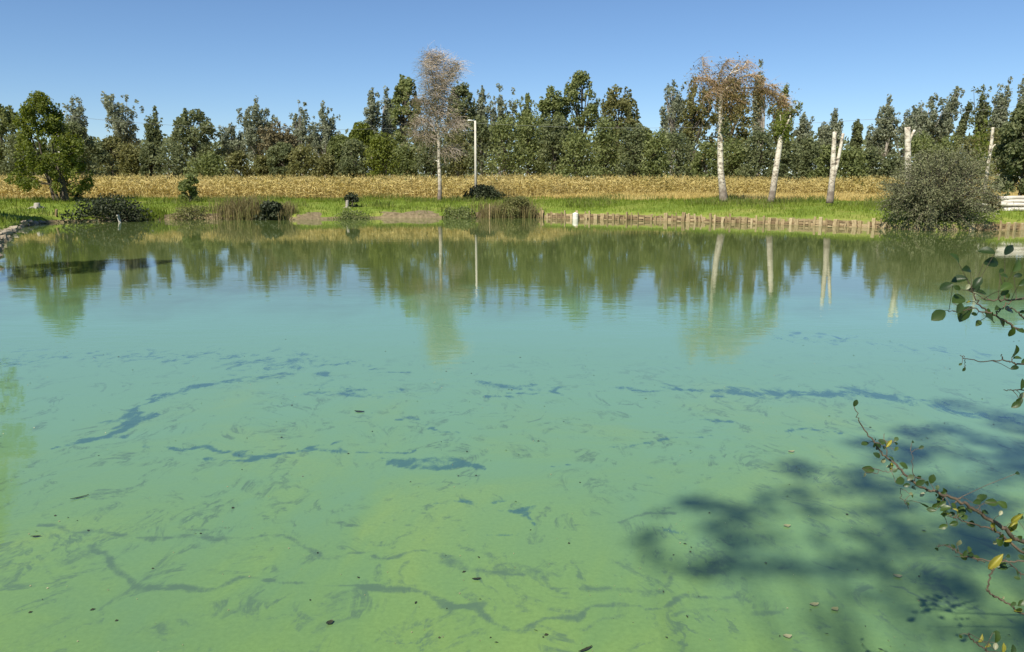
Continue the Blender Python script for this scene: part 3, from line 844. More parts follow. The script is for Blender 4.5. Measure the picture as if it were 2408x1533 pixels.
side_tree = empty('bank_tree', (-34.5, 42.5, float(ground_z(-34.5, 42.5)) - .05))
tag(side_tree, 'bank tree beyond the left edge whose shade lies on the stone edging', 'tree')
w_, c_ = gen_tree(np.random.default_rng(22), 8.5, 3.2, 'dense', .14, 0, .2, 1.2, 6000)
obj('trunk', w_.mesh('side_tree_wood', M['bark'], True), side_tree)
obj('crown', c_.mesh('side_tree_leaves', M['green']), side_tree)

# ------------------------------------------------------------------ birches
def tube_px(g, pts, Y, rads, origin, sides=8, n=6):
    P = smoothpath([at_depth(a, b, Y) - origin for a, b in pts], n)
    R = np.interp(np.linspace(0, 1, len(P)), np.linspace(0, 1, len(rads)), rads)
    g.tube(P, R, sides)
    return P

def twigs(g, rng, starts, dirs, length, rad, droop, nseg=4):
    for s, d, l in zip(starts, dirs, length):
        d = d / (np.linalg.norm(d) + 1e-9)
        t = np.linspace(0, 1, nseg)[:, None]
        P = s + d * l * t + np.array([0, 0, -1.0]) * droop * l * t ** 2 + rng.normal(size=(nseg, 3)) * .04 * l * t
        g.tube(P, np.linspace(rad, rad * .35, nseg), 3, False)

def birch_bare():
    Y = 69.0
    base = at_depth(1033, 470, Y); base[2] = float(ground_z(base[0], Y)) - .05
    rng = np.random.default_rng(41)
    root = empty('birch_tree', base)
    tag(root, 'tall white birch with bare greyish twig crown left of the lamp post', 'tree')
    g = Geo()
    main = tube_px(g, [(1033, 473), (1034, 440), (1032, 380), (1031, 330), (1028, 290), (1024, 250), (1024, 200), (1026, 150), (1030, 128)], Y, [.20, .17, .15, .13, .11, .08, .06, .035, .015], base)
    br = [[(1029, 285), (1018, 262), (1004, 245), (985, 232)], [(1029, 283), (1038, 262), (1042, 235), (1048, 205), (1056, 165)], [(1026, 250), (1012, 220), (1004, 185), (1000, 150)],
          [(1032, 330), (1012, 322), (990, 318), (972, 312)], [(1033, 366), (1042, 357), (1056, 350), (1070, 352)], [(1025, 240), (1036, 210), (1042, 175), (1044, 135)],
          [(1025, 230), (1018, 190), (1012, 150), (1010, 128)], [(1031, 325), (1050, 300), (1066, 285), (1080, 290)], [(1024, 212), (1054, 190), (1070, 165), (1074, 150)], [(1031, 318), (1008, 290), (990, 280), (976, 290)],
          [(1033, 384), (1026, 378), (1022, 379)], [(1034, 392), (1040, 387), (1044, 389)]]
    ends = [main[26:]]
    for b in br:
        yy = Y + rng.uniform(-1.4, 1.4)
        q = [b[0]] + b[1:]
        P = smoothpath([at_depth(a, c, Y + (yy - Y) * (k / (len(q) - 1))) - base for k, (a, c) in enumerate(q)], 5)
        g.tube(P, np.linspace(.065, .02, len(P)), 5)
        if len(b) > 3: ends.append(P[3:])
    obj('trunk', g.mesh('birch_bare_trunk', M['birch'], True), root)
    A = np.concatenate(ends)
    tw = Geo()
    NT = 4800
    S = A[rng.integers(0, len(A), NT)] + rng.normal(size=(NT, 3)) * np.array([.25, .25, .2])
    hi = np.clip((S[:, 2] - 6.5) / 4, 0, 1)
    D = rng.normal(size=(NT, 3)); D[:, 2] = rng.uniform(-.3, 1.0, NT) * hi + rng.uniform(-.7, .35, NT) * (1 - hi)
    twigs(tw, rng, S, D, rng.uniform(.4, 1.5, NT), .013, .25)
    obj('crown', tw.mesh('birch_bare_twigs', M['twig']), root)
    lf = Geo()
    S2 = S[S[:, 2] < 9.4]
    S2 = S2[rng.integers(0, len(S2), 3000)] + rng.normal(size=(3000, 3)) * np.array([.75, .75, .6]) - np.array([0, 0, .3])
    lf.cards(S2, .085, rng, 0)
    S3 = S[S[:, 2] >= 9.0]
    S3 = S3[rng.integers(0, len(S3), 900)] + np.clip(rng.normal(size=(900, 3)), -1.3, 1.3) * np.array([.45, .45, .35])
    lf.cards(S3, .055, rng, 0)
    obj('foliage', lf.mesh('birch_bare_leaves', M['brown']), root)
birch_bare()

def birch_brown():
    Y = 64.0
    base = at_depth(1700, 470, Y); base[2] = float(ground_z(base[0], Y)) - .05
    rng = np.random.default_rng(42)
    root = empty('birch_tree', base)
    tag(root, 'white birch with arching limb and wide crown of brown dead twigs', 'tree')
    g = Geo()
    tube_px(g, [(1701, 474), (1698, 440), (1694, 400), (1693, 330), (1694, 270), (1694, 215)], Y, [.36, .30, .25, .22, .20, .17], base, 9)
    limbs = [([(1694, 222), (1688, 205), (1678, 193), (1660, 186), (1644, 183), (1630, 192)], .10, 0), ([(1694, 220), (1700, 195), (1718, 172), (1735, 150)], .09, 1), ([(1694, 218), (1712, 205), (1735, 188), (1760, 176), (1780, 178)], .09, -.5),
             ([(1696, 218), (1730, 210), (1770, 206), (1800, 212), (1832, 224), (1850, 244)], .10, .5), ([(1694, 220), (1672, 200), (1655, 165), (1650, 135)], .06, .4), ([(1760, 190), (1792, 196), (1822, 204)], .05, -.4), ([(1694, 212), (1690, 180), (1700, 155), (1712, 140)], .07, -1), ([(1720, 172), (1745, 160), (1757, 142)], .05, 1),
             ([(1775, 207), (1800, 214), (1822, 232), (1834, 250)], .06, .5), ([(1692, 215), (1680, 205), (1668, 215), (1655, 228)], .04, -1), ([(1700, 225), (1722, 232), (1745, 240)], .05, 1)]
    ends = []
    for pts, r, dy in limbs:
        P = smoothpath([at_depth(a, c, Y + dy * (k / (len(pts) - 1))) - base for k, (a, c) in enumerate(pts)], 6)
        g.tube(P, np.linspace(r, r * .35, len(P)), 6)
        ends.append(P[4:])
    obj('trunk', g.mesh('birch_brown_trunk', M['birch'], True), root)
    A = np.concatenate(ends)
    n = 1500
    S = A[rng.integers(0, len(A), n)]
    D = rng.normal(size=(n, 3)); D[:, 2] = rng.uniform(-.9, .65, n); D[:, 0] += .5
    tw = Geo(); twigs(tw, rng, S, D, rng.uniform(.5, 1.5, n), .015, .35)
    obj('crown', tw.mesh('birch_brown_twigs', M['redtwig']), root)
    lf = Geo()
    K = A[rng.integers(0, len(A), 2000)] + np.clip(rng.normal(size=(2000, 3)), -1.9, 1.9) * np.array([.5, .6, .55]) - np.array([0, 0, .55])
    lf.cards(K, .085, rng, 0)
    hang = np.array([at_depth(1700 + rng.normal() * 32 + 10, 215 + abs(rng.normal()) * 52, Y + rng.uniform(-1.2, 1.2)) - base for _ in range(1300)])
    hang2 = np.array([at_depth(1800 + rng.normal() * 24, 205 + abs(rng.normal()) * 34, Y + rng.uniform(-.8, 1.2)) - base for _ in range(700)])
    lf.cards(hang2, .07, rng, 0)
    lf.cards(hang + rng.normal(size=hang.shape) * .12, .075, rng, 0)
    obj('foliage', lf.mesh('birch_brown_leaves', M['rust']), root)
    iv = Geo()
    I = np.array([at_depth(1706 + rng.normal() * 7, 300 + rng.normal() * 16, Y + rng.normal() * .3) - base for _ in range(260)])
    iv.cards(I, .13, rng, 0)
    obj('ivy', iv.mesh('birch_brown_ivy', M['dark']), root)
birch_brown()

def birch_simple(label, Y, stems, cards, seed, rad, foot):
    rng = np.random.default_rng(seed)
    base = at_depth(foot[0], foot[1], Y); base[2] = float(ground_z(base[0], Y)) - .05
    root = empty('birch_tree', base)
    tag(root, label, 'tree', 'cut birches along the revetment')
    for k, (pts, r0, r1) in enumerate(stems):
        g = Geo()
        tube_px(g, pts, Y, [r0, (r0 + r1) / 2, r1], base, 9)
        obj('trunk' if k == 0 else 'limb', g.mesh('birch_stem', M['birch'], True), root)
    if cards:
        lf = Geo()
        for (cx_, cy_, sx, sy, n) in cards:
            P = np.array([at_depth(cx_ + rng.normal() * sx, cy_ + rng.normal() * sy, Y + rng.normal() * .4) - base for _ in range(n)])
            lf.cards(P, .10, rng, 0)
        obj('foliage', lf.mesh('birch_stem_leaves', M['lime']), root)
birch_simple('white birch trunk leaning right with green tuft of ivy at its top', 60, [([(1812, 476), (1818, 440), (1826, 385), (1833, 340), (1838, 312)], .27, .17), ([(1836, 322), (1846, 300), (1853, 285), (1858, 272)], .10, .05), ([(1838, 315), (1836, 290), (1834, 270)], .08, .04)],
             [(1838, 296, 8, 14, 420), (1846, 320, 6, 8, 120)], 43, .2, (1812, 476))
birch_simple('pollarded white birch stump forked into two bare stems', 55, [([(1950, 478), (1954, 440), (1957, 410), (1959, 360), (1962, 310)], .26, .13), ([(1957, 425), (1966, 392), (1974, 355), (1982, 314)], .15, .10)], None, 44, .2, (1950, 478))
birch_simple('cut white birch trunk rising behind the willow bush', 49, [([(2134, 490), (2135, 440), (2134, 370), (2133, 299)], .22, .17), ([(2134, 345), (2140, 325), (2150, 306)], .10, .08)], None, 45, .2, (2134, 490))
birch_simple('thin pale birch trunk between the willow bush and the log pile', 52, [([(2313, 470), (2318, 420), (2325, 370), (2331, 330), (2334, 300)], .13, .09), ([(2326, 365), (2334, 345), (2340, 340)], .06, .04)], [(2318, 350, 10, 40, 240), (2300, 345, 9, 30, 120)], 46, .2, (2313, 470))

# ------------------------------------------------------------------ corn field, stubble, grass
def corn_front(x):
    return np.where(x < 3, 78.0 + .03 * x, np.where(x < 9, 78.0 + (x - 3) * 2.6, 93.6 + (x - 9) * .02))
def build_corn():
    rng = np.random.default_rng(7)
    g = Geo()
    for row in range(15):
        step = .26 if row < 6 else .5
        x = np.arange(-95, 62, step) + rng.normal(size=len(np.arange(-95, 62, step))) * .07
        y = corn_front(x) + row * .75 + rng.normal(size=len(x)) * .1
        z = ground_z(x, y)
        h = 2.15 + .25 * (vnoise(x, y, 6, 30) - .5) + rng.normal(size=len(x)) * .14
        B = np.stack([x, y, z - .05], -1)
        Tp = B + np.stack([rng.normal(size=len(x)) * .1, rng.normal(size=len(x)) * .1, h], -1)
        g.strips(B, (B + Tp) / 2, Tp, .022, rng)
        for k in range(7 if row < 6 else 5):
            t = rng.uniform(.18, .93, len(x))[:, None]
            s = B + (Tp - B) * t
            a = rng.uniform(0, 2 * math.pi, len(x)); l = rng.uniform(.35, .75, len(x))
            d = np.stack([np.cos(a), np.sin(a), 0 * a], -1) * l[:, None]
            up = rng.uniform(.05, .4, len(x)); dn = rng.uniform(-.45, .1, len(x))
            p1 = s + d * .5; p1[:, 2] += up * l
            p2 = s + d; p2[:, 2] += dn * l
            g.strips(s, p1, p2, .048, rng)
        for k in range(3):
            e = Tp + np.stack([rng.normal(size=len(x)) * .12, rng.normal(size=len(x)) * .12, rng.uniform(.05, .28, len(x))], -1)
            g.strips(Tp - np.array([0, 0, .05]), (Tp + e) / 2, e, .016, rng)
    tag(obj('corn_field', g.mesh('corn_field', M['corn'])), 'ripe golden corn field beyond the far bank', 'corn', kind='stuff')
build_corn()

def blades(name, label, cat, mat, n, xr, yr, hr, w, seed, keep=None, splay=.35):
    rng = np.random.default_rng(seed)
    x = rng.uniform(*xr, n); y = rng.uniform(*yr, n)
    if keep is not None:
        k = keep(x, y, rng); x, y = x[k], y[k]
    n = len(x)
    h = rng.uniform(*hr, n) * (.6 + .8 * vnoise(x, y, 1.7, seed))
    B = np.stack([x, y, ground_z(x, y) - .02], -1)
    d = rng.normal(size=(n, 2)) * splay * h[:, None]
    P1 = B + np.stack([d[:, 0] * .35, d[:, 1] * .35, h * .62], -1)
    P2 = B + np.stack([d[:, 0], d[:, 1], h], -1)
    g = Geo(); g.strips(B, P1, P2, w, rng)
    return tag(obj(name, g.mesh(name, mat)), label, cat, kind='stuff')
def off_of(x, y):
    th = np.arctan2(y - PC[1], x - PC[0])
    return np.hypot(x - PC[0], y - PC[1]) - shore_r(th)
def dirt_at(x, y):
    d = np.zeros(len(x), bool)
    for (px, py, hw) in dirt_px:
        c = on_plane(px, py, .2); hx = hw / F * c[1]
        d |= (((x - c[0]) / hx) ** 2 + ((off_of(x, y) - .4) / 1.5) ** 2 + 1.8 * (vnoise(x, y, .7, 40) - .5)) < .8
    return d
blades('grass', 'short bright green grass on the far bank', 'grass', M['grass'], 90000, (-50, 45), (38, 80), (.10, .30), .018, 61,
       lambda x, y, r: (off_of(x, y) > .15) & (off_of(x, y) < np.where(x > 0, 20, 26) + 3 * (vnoise(x, y, 4, 5) - .5)) & (~dirt_at(x, y) | (r.uniform(size=len(x)) < .22)))
blades('tall_grass', 'tufts of tall weeds scattered over the far bank', 'grass', M['weed'], 60000, (-48, 45), (42, 80), (.22, .62), .022, 62,
       lambda x, y, r: (off_of(x, y) > .6) & (off_of(x, y) < 25) & (vnoise(x, y, 2.6, 15) + .35 * vnoise(x, y, .8, 16) > np.where(off_of(x, y) > 13, .78, .93)) & ~dirt_at(x, y))
blades('dry_grass', 'straw-coloured dry grass strip in front of the distant corn', 'grass', M['straw'], 60000, (-3, 62), (68, 97), (.25, .55), .022, 63,
       lambda x, y, r: (off_of(x, y) > 19 + 4 * (vnoise(x, y, 4, 6) - .5)) & (y < corn_front(x)))
blades('bank_fringe', 'ragged fringe of grass hanging over the water edge', 'grass', M['grass'], 15000, (-34, 4), (44, 60), (.12, .42), .016, 64,
       lambda x, y, r: (off_of(x, y) > 0) & (off_of(x, y) < .8) & (vnoise(x, y, 1.3, 18) > .45) & ~dirt_at(x, y), .5)
blades('near_grass', 'green grass on the near and left banks', 'grass', M['grass'], 40000, (-26, 14), (-5, 44), (.10, .35), .010, 65,
       lambda x, y, r: (off_of(x, y) > .1) & (off_of(x, y) < 9))

# ------------------------------------------------------------------ bank shrubs, reeds, stumps
def bank_shrub(name, label, px, py, hw, hpx, tone, seed, Y=None, card=.10, dens=1.0, cat='bush', z=None):
    p = on_plane(px, py, 0) * np.array([1, 1, 1]) if Y is None else at_depth(px, py, Y)
    x = p[0]; Y = p[1] if Y is not None else p[1] + .7
    z0 = float(ground_z(x, Y)) - .05 if z is None else z
    rng = np.random.default_rng(seed)
    root = empty(name, (x, Y, z0)); tag(root, label, cat)
    w, c = gen_tree(rng, hpx / F * Y, hw / F * Y, 'shrub', card, 0, None, dens, int(3600 * dens))
    obj('stem', w.mesh(name + '_wood', M['bark'], True), root)
    obj('foliage', c.mesh(name + '_leaves', M[tone]), root)
    return root
bank_shrub('low_bush', 'low dark bush in shade overhanging the water at left', 238, 522, 96, 54, 'shade_dark', 71)
bank_shrub('sapling', 'green cone-shaped sapling standing before the corn at left', 448, 470, 21, 64, 'green', 72, 66, .13, .6, 'sapling')
bank_shrub('low_bush', 'dark rounded bush at the right end of the reed clump', 632, 518, 36, 44, 'shade_dark', 73)
bank_shrub('low_bush', 'small dark bush beside a pale stump on the bank', 828, 482, 18, 28, 'shade_dark', 74, 62, .09, .5)
bank_shrub('low_bush', 'dark shaded bush at the foot of the lamp post', 1138, 472, 48, 28, 'shade_dark', 75, 72, .12)
bank_shrub('low_bush', 'green overhanging weeds at the waterline left of the bare birch', 822, 516, 56, 26, 'green', 76, None, .07, .8)
bank_shrub('low_bush', 'green weedy bush at the waterline below the lamp post', 1080, 514, 46, 34, 'green', 77, None, .08, .8)
bank_shrub('low_bush', 'olive weedy mound on the bank left of the timber revetment', 1215, 513, 44, 46, 'olive', 78, None, .08, .8)
bank_shrub('low_bush', 'small dark sapling in the corn edge at far left', 180, 465, 14, 36, 'dark', 79, 66, .10, .4)
bank_shrub('low_bush', 'weedy green clump at the waterline below the green sapling', 440, 518, 44, 32, 'olive', 80, None, .07, .6)
bank_shrub('low_bush', 'brown dry bush at the left end of the log pile', 2322, 482, 22, 44, 'brown', 81, 46, .09, .6)

def reed(label, px, py, hw, hpx, seed, n=900, mat='reed'):
    c = on_plane(px, py, 0); Y = c[1] + .35
    rng = np.random.default_rng(seed)
    root = empty('reed_clump', (c[0], Y, 0.0)); tag(root, label, 'reeds', 'reed clumps on the far waterline')
    sx = hw / F * Y; h0 = hpx / F * Y
    x = rng.normal(size=n) * sx * .55; y = rng.normal(size=n) * .6 + .3
    z = np.maximum(ground_z(x + c[0], y + Y) - .02, -.05)
    h = h0 * rng.uniform(.55, 1.05, n)
    B = np.stack([x, y, z], -1); d = rng.normal(size=(n, 2)) * .22 * h[:, None]
    P1 = B + np.stack([d[:, 0] * .3, d[:, 1] * .3, h * .65], -1); P2 = B + np.stack([d[:, 0], d[:, 1], h * .92], -1)
    g = Geo(); g.strips(B, P1, P2, .018, rng)
    tag(obj('blades', g.mesh('reed_blades', M[mat]), root), kind='stuff')
reed('brown-green reed clump left of the dark rounded bush', 560, 517, 56, 50, 85)
reed('reed tuft right of the dark rounded bush', 668, 517, 18, 34, 86, 350)
reed('dry tan reeds on the bank before the timber revetment begins', 1165, 513, 44, 36, 87, 700)
reed('dry reeds at the left end of the timber revetment', 1236, 513, 26, 40, 88, 500)
reed('green rushes at the waterline right of the low dark bush', 350, 519, 30, 26, 89, 350, 'grass')

def stake(label, px, py, hpx, r, seed, tilt=0.0, mat='timber'):
    c = on_plane(px, py, 0.0)
    root_z = -.3
    h = hpx / F * c[1] + .3
    rng = np.random.default_rng(seed)
    g = Geo()
    P = np.array([[0, 0, 0], [tilt * h * .4, 0, h * .5], [tilt * h, 0, h * .97], [tilt * h, 0, h]])
    g.tube(P, [r, r * .95, r * .9, r * .6], 8)
    o = obj('mooring_stake', g.mesh('mooring_stake', M[mat], False), None, (c[0], c[1], root_z))
    tag(o, label, 'stake', 'stakes standing in the water')
stake('pale wooden stake at the waterline left of the low dark bush', 131, 522, 30, .09, 1, .12)
stake('pale cut stake in front of the low dark bush', 284, 523, 18, .10, 2, -.2, 'concrete')
stake('thin tan stake where the timber revetment begins', 1272, 513, 24, .05, 3)
stake('short stake standing below the tall lamp post', 1151, 514, 34, .05, 4)

def stump(label, px, py, hpx, r, Y, seed):
    p = at_depth(px, py, Y); z0 = float(ground_z(p[0], Y)) - .05
    g = Geo(); rng = np.random.default_rng(seed)
    h = hpx / F * Y
    g.tube([[0, 0, 0], [.02, 0, h * .3], [.05, 0, h * .9], [.05, 0, h]], [r * 1.5, r, r * .9, r * .75], 9)
    for k in range(5):
        a = rng.uniform(0, 2 * math.pi)
        g.tube([[0, 0, .12], [math.cos(a) * r * 1.6, math.sin(a) * r * 1.6, .1], [math.cos(a) * r * 2.8, math.sin(a) * r * 2.8, -.02]], [r * .5, r * .4, r * .15], 5)
    o = obj('tree_stump', g.mesh('tree_stump', M['palebark'], True), None, (p[0], Y, z0))
    tag(o, label, 'stump')
stump('small pale stump left of the small dark bush', 815, 480, 20, .13, 61, 1)
stump('reddish stump on the left bank under the leafy tree', 86, 482, 14, .22, 56, 2)

# ------------------------------------------------------------------ willow bush at the right shore
def willow_bush():
    rng = np.random.default_rng(51)
    c = on_plane(2192, 540, 0.0); Y = c[1] - .35
    root = empty('willow_bush', (c[0], Y, .0))
    tag(root, 'big round grey-green willow bush leaning over the water at right', 'bush')
    hx = 128 / F * Y; top = 196 / F * Y
    wood, lf = Geo(), Geo()
    tips = []
    for k in range(300):
        a = rng.uniform(0, 2 * math.pi); el = math.asin(rng.uniform(.02, 1.0))
        el = math.asin(rng.uniform(-.72, 1.0)); k_ = rng.uniform(.78, 1.04) * (.86 + .26 * float(vnoise(a * 1.6 + 3, el * 2.2 + 5, 1.0, 50)))
        if k % 14 == 0: k_ *= 1.09
        q = np.array([math.cos(a) * math.cos(el) * hx * k_, math.sin(a) * math.cos(el) * hx * .85 * k_, .42 * top + math.sin(el) * .58 * top * k_])
        q[2] = max(q[2], .10 + rng.uniform(0, .2))
        s = np.array([rng.normal() * .35, rng.normal() * .3 + .5, .25])
        mid = s * .45 + q * .55 + np.array([0, 0, .25 * top * .6])
        P = smoothpath([s, mid, q], 5)
        wood.tube(P, np.linspace(.035, .008, len(P)), 4, False)
        tips.append(P[3:])
    A = np.concatenate(tips)
    n = 34000
    P = A[rng.integers(0, len(A), n)] + rng.normal(size=(n, 3)) * .17
    P[:, 2] = np.maximum(P[:, 2], .07)
    lf.cards(P, .058, rng, .2, None, .42)
    obj('stem', wood.mesh('willow_stems', M['bark'], True), root)
    obj('foliage', lf.mesh('willow_leaves', M['willow']), root)
willow_bush()

# ------------------------------------------------------------------ timber revetment
def shore_pt(th, o=0.0):
    r = float(shore_r(th)) + o
    return np.array([PC[0] + r * math.cos(th), PC[1] + r * math.sin(th)])
def post_mesh(kind, seed):
    rng = np.random.default_rng(seed)
    g = Geo()
    if kind == 'round':
        n = 8; r = .055
        P = np.array([[0, 0, 0], [.006, 0, .5], [-.004, .004, .98], [-.004, .004, 1.0]])
        g.tube(P, [r, r * 1.05, r * .95, r * .75], n)
    else:
        w, d = .10, .05
        V = []
        for z, s in ((0, 1), (.5, rng.uniform(.92, 1.05)), (.97, .95), (1.0, .8)):
            for (a, b) in ((-1, -1), (1, -1), (1, 1), (-1, 1)):
                V.append((a * w * s + rng.normal() * .004, b * d * s, z))
        Q = []
        for k in range(3):
            for j in range(4):
                Q.append((k * 4 + j, k * 4 + (j + 1) % 4, k * 4 + 4 + (j + 1) % 4, k * 4 + 4 + j))
        Q.append((12, 13, 14, 15)); Q.append((3, 2, 1, 0))
        g.add(V, Q)
    return g.mesh('revetment_' + kind, M['timber'])
POSTS = [post_mesh('round', 1), post_mesh('split', 2), post_mesh('split', 3), post_mesh('round', 4)]
def board_mesh(seed):
    rng = np.random.default_rng(seed); g = Geo()
    x = np.linspace(-.5, .5, 5)
    V, Q = [], []
    for a in x:
        t = .5 + rng.normal() * .05
        for (b, c) in ((-1, -1), (1, -1), (1, 1), (-1, 1)):
            V.append((a, b * .02, c * t))
    for k in range(4):
        for j in range(4):
            Q.append((k * 4 + j, k * 4 + (j + 1) % 4, k * 4 + 4 + (j + 1) % 4, k * 4 + 4 + j))
    Q.append((16, 17, 18, 19)); Q.append((3, 2, 1, 0))
    g.add(V, Q)
    return g.mesh('revetment_board', M['board'])
BOARDS = [board_mesh(s) for s in (1, 2, 3)]
def build_revetment(label, th_a, th_b, seed, smin, smax, flat):
    rng = np.random.default_rng(seed)
    p0 = shore_pt(th_a)
    root = empty('timber_revetment', (p0[0], p0[1], 0)); tag(root, label, 'revetment')
    th = th_a
    rr = float(shore_r(th))
    prev = None
    while th > th_b:
        p = shore_pt(th, -.02)
        tgv = shore_pt(th - .002) - shore_pt(th); ang = math.atan2(tgv[1], tgv[0])
        me = POSTS[int(rng.integers(0, 4))]
        o = obj('post', me, root, (p[0] - p0[0], p[1] - p0[1], -.35))
        o.rotation_euler = (rng.normal() * .07, rng.normal() * .10, ang + rng.normal() * .15)
        ht = .35 + rng.uniform(.30, .62)
        o.scale = (rng.uniform(.5, 1.7), rng.uniform(.8, 1.2), ht)
        if prev is not None:
            mid = (prev + p) / 2; L_ = np.linalg.norm(p - prev)
            nrm = (mid - PC) / np.linalg.norm(mid - PC)
            nb = 3 if rng.uniform() < .75 else 2
            for k in range(nb):
                bq = mid + nrm * (.07 + .01 * k)
                b = obj('board', BOARDS[int(rng.integers(0, 3))], root, (bq[0] - p0[0], bq[1] - p0[1], -.02 + k * .155 + rng.normal() * .012))
                b.rotation_euler = (rng.normal() * .06, rng.normal() * .05, math.atan2(p[1] - prev[1], p[0] - prev[0]))
                b.scale = (L_ + .1, 1, .14)
        prev = p
        step = rng.uniform(smin, smax)
        # seen at a slant the shore runs away: step along the shore, not the angle
        ds = np.linalg.norm(shore_pt(th - .001) - shore_pt(th)) / .001
        th -= step / ds
    return root
th_b0 = theta_of(on_plane(2085, 537)); th_b1 = theta_of(on_plane(2288, 542))
build_revetment('long weathered timber revetment along the far bank left of willow bush', TH_W1, th_b0, 91, .22, .52, False)
build_revetment('timber revetment with taller frames right of the willow bush', th_b1, theta_of((32.6, 44.0)), 92, .4, .75, True)

def white_block():
    c = on_plane(1352, 515, 0); Y = c[1] - .22
    g = Geo()
    R = [.19, .21, .21, .20, .21, .21, .17, .09, .09]
    Z = [0, .04, .2, .22, .24, .45, .50, .51, .56]
    g.tube([[0, 0, z] for z in Z], R, 14)
    o = obj('plastic_drum', g.mesh('plastic_drum', M['white'], False), None, (c[0], Y, -.06))
    tag(o, 'cream white plastic drum standing against the timber revetment', 'drum')
white_block()

# ------------------------------------------------------------------ log pile and planks at right
def log(name, label, cat, pts, Y, r, mat, group):
    base = at_depth(*pts[0], Y)
    g = Geo(); P = smoothpath([at_depth(a, b, Y) - base for a, b in pts], 5)
    g.tube(P, np.linspace(r, r * .8, len(P)), 9)
    o = obj(name, g.mesh(name, M[mat], False), None, base)
    tag(o, label, cat, group)
def log_pile():
    Yp = 47.0
    p = at_depth(2385, 482, Yp); z0 = float(ground_z(p[0], Yp))
    rng = np.random.default_rng(3)
    rows = ['bottom row', 'second row', 'third row']
    place = ['front', 'second', 'third', 'fourth']
    r = .13
    for layer, n in ((0, 4), (1, 3), (2, 2), (3, 1)):
        for k in range(n):
            y = Yp + (k + layer * .5) * 2 * r
            z = z0 + r + layer * r * 1.74
            L_ = rng.uniform(3.0, 4.6)
            g = Geo()
            t = np.linspace(0, 1, 7)
            P = np.stack([(t - .5) * L_, rng.normal(size=7) * .02, rng.normal(size=7) * .02], -1)
            g.tube(P, np.linspace(r, r * .75, 7) * (1 + rng.normal(size=7) * .04) * .97, 10)
            o = obj('birch_log', g.mesh('birch_log', M['birchlog'], False), None, (p[0] + .75 + rng.normal() * .35, y, z))
            o.rotation_euler = (rng.uniform(0, 6), rng.normal() * .02, rng.normal() * .035)
            lb = 'pale birch log topmost in the pile at the right edge' if layer == 3 else f'pale birch log in the pile at right, {rows[layer]}, {place[k]} from the pond'
            tag(o, lb, 'log', 'stacked birch logs')
def birchlog_mat():
    return rough_mat('birch_log', [(.30, .26, .21), (.60, .56, .48), (.74, .71, .63)], (2, 5, 5), bump=.4, island=.1)
M['birchlog'] = birchlog_mat()
log_pile()
def bench():
    Yb = 46.0
    p = at_depth(2280, 480, Yb); z0 = float(ground_z(p[0], Yb))
    root = empty('bench', (p[0], Yb, z0), -.15); tag(root, 'low whitewashed plank bench half hidden by the willow bush', 'bench')
    for k, y in enumerate((-.16, .02, .20)):
        g = Geo(); g.box((0, y, .42), (1.7, .16, .05)); obj('seat_plank', g.mesh('seat_plank', M['white']), root)
    for s in (-1, 1):
        g = Geo(); g.box((s * .65, .02, .2), (.10, .42, .395)); obj('leg', g.mesh('bench_leg', M['white']), root)
bench()

# ------------------------------------------------------------------ stones along the left bank
def rock_mesh(seed):
    rng = np.random.default_rng(seed)
    g = Geo(); n, m = 8, 5
    V = []
    for i in range(m):
        ph = (i / (m - 1) - .5) * math.pi * .96
        for j in range(n):
            th = j / n * 2 * math.pi
            k = rng.uniform(.78, 1.08)
            sx = lambda q: math.copysign(abs(q) ** .7, q)
            V.append((sx(math.cos(ph)) * sx(math.cos(th)) * k, sx(math.cos(ph)) * sx(math.sin(th)) * k, sx(math.sin(ph)) * k))
    Q = [(i * n + j, i * n + (j + 1) % n, (i + 1) * n + (j + 1) % n, (i + 1) * n + j) for i in range(m - 1) for j in range(n)]
    T = [(0, j + 1, j) for j in range(1, n - 1)] + [((m - 1) * n, (m - 1) * n + j, (m - 1) * n + j + 1) for j in range(1, n - 1)]
    g.add(V, Q, T)
    return g.mesh('bank_stone', M['stone'])
ROCKS = [rock_mesh(s) for s in range(4)]
def stone_edge():
    rng = np.random.default_rng(8)
    a, b = theta_of((-31.5, 51)), theta_of((-17, 25))
    p0 = shore_pt(a)
    root = empty('stone_edging', (p0[0], p0[1], 0)); tag(root, 'rough pale stone edging along the left bank', 'edging')
    for k in range(46):
        th = a + (b - a) * (k + rng.uniform(-.3, .3)) / 46
        if th > math.pi: th -= 2 * math.pi
        p = shore_pt(th, rng.uniform(-.12, .2))
        o = obj('stone', ROCKS[k % 4], root, (p[0] - p0[0], p[1] - p0[1], rng.uniform(.0, .25)))
        o.scale = (rng.uniform(.15, .42), rng.uniform(.12, .28), rng.uniform(.08, .19)); o.rotation_euler = (rng.normal() * .2, rng.normal() * .2, rng.uniform(0, 6))
stone_edge()

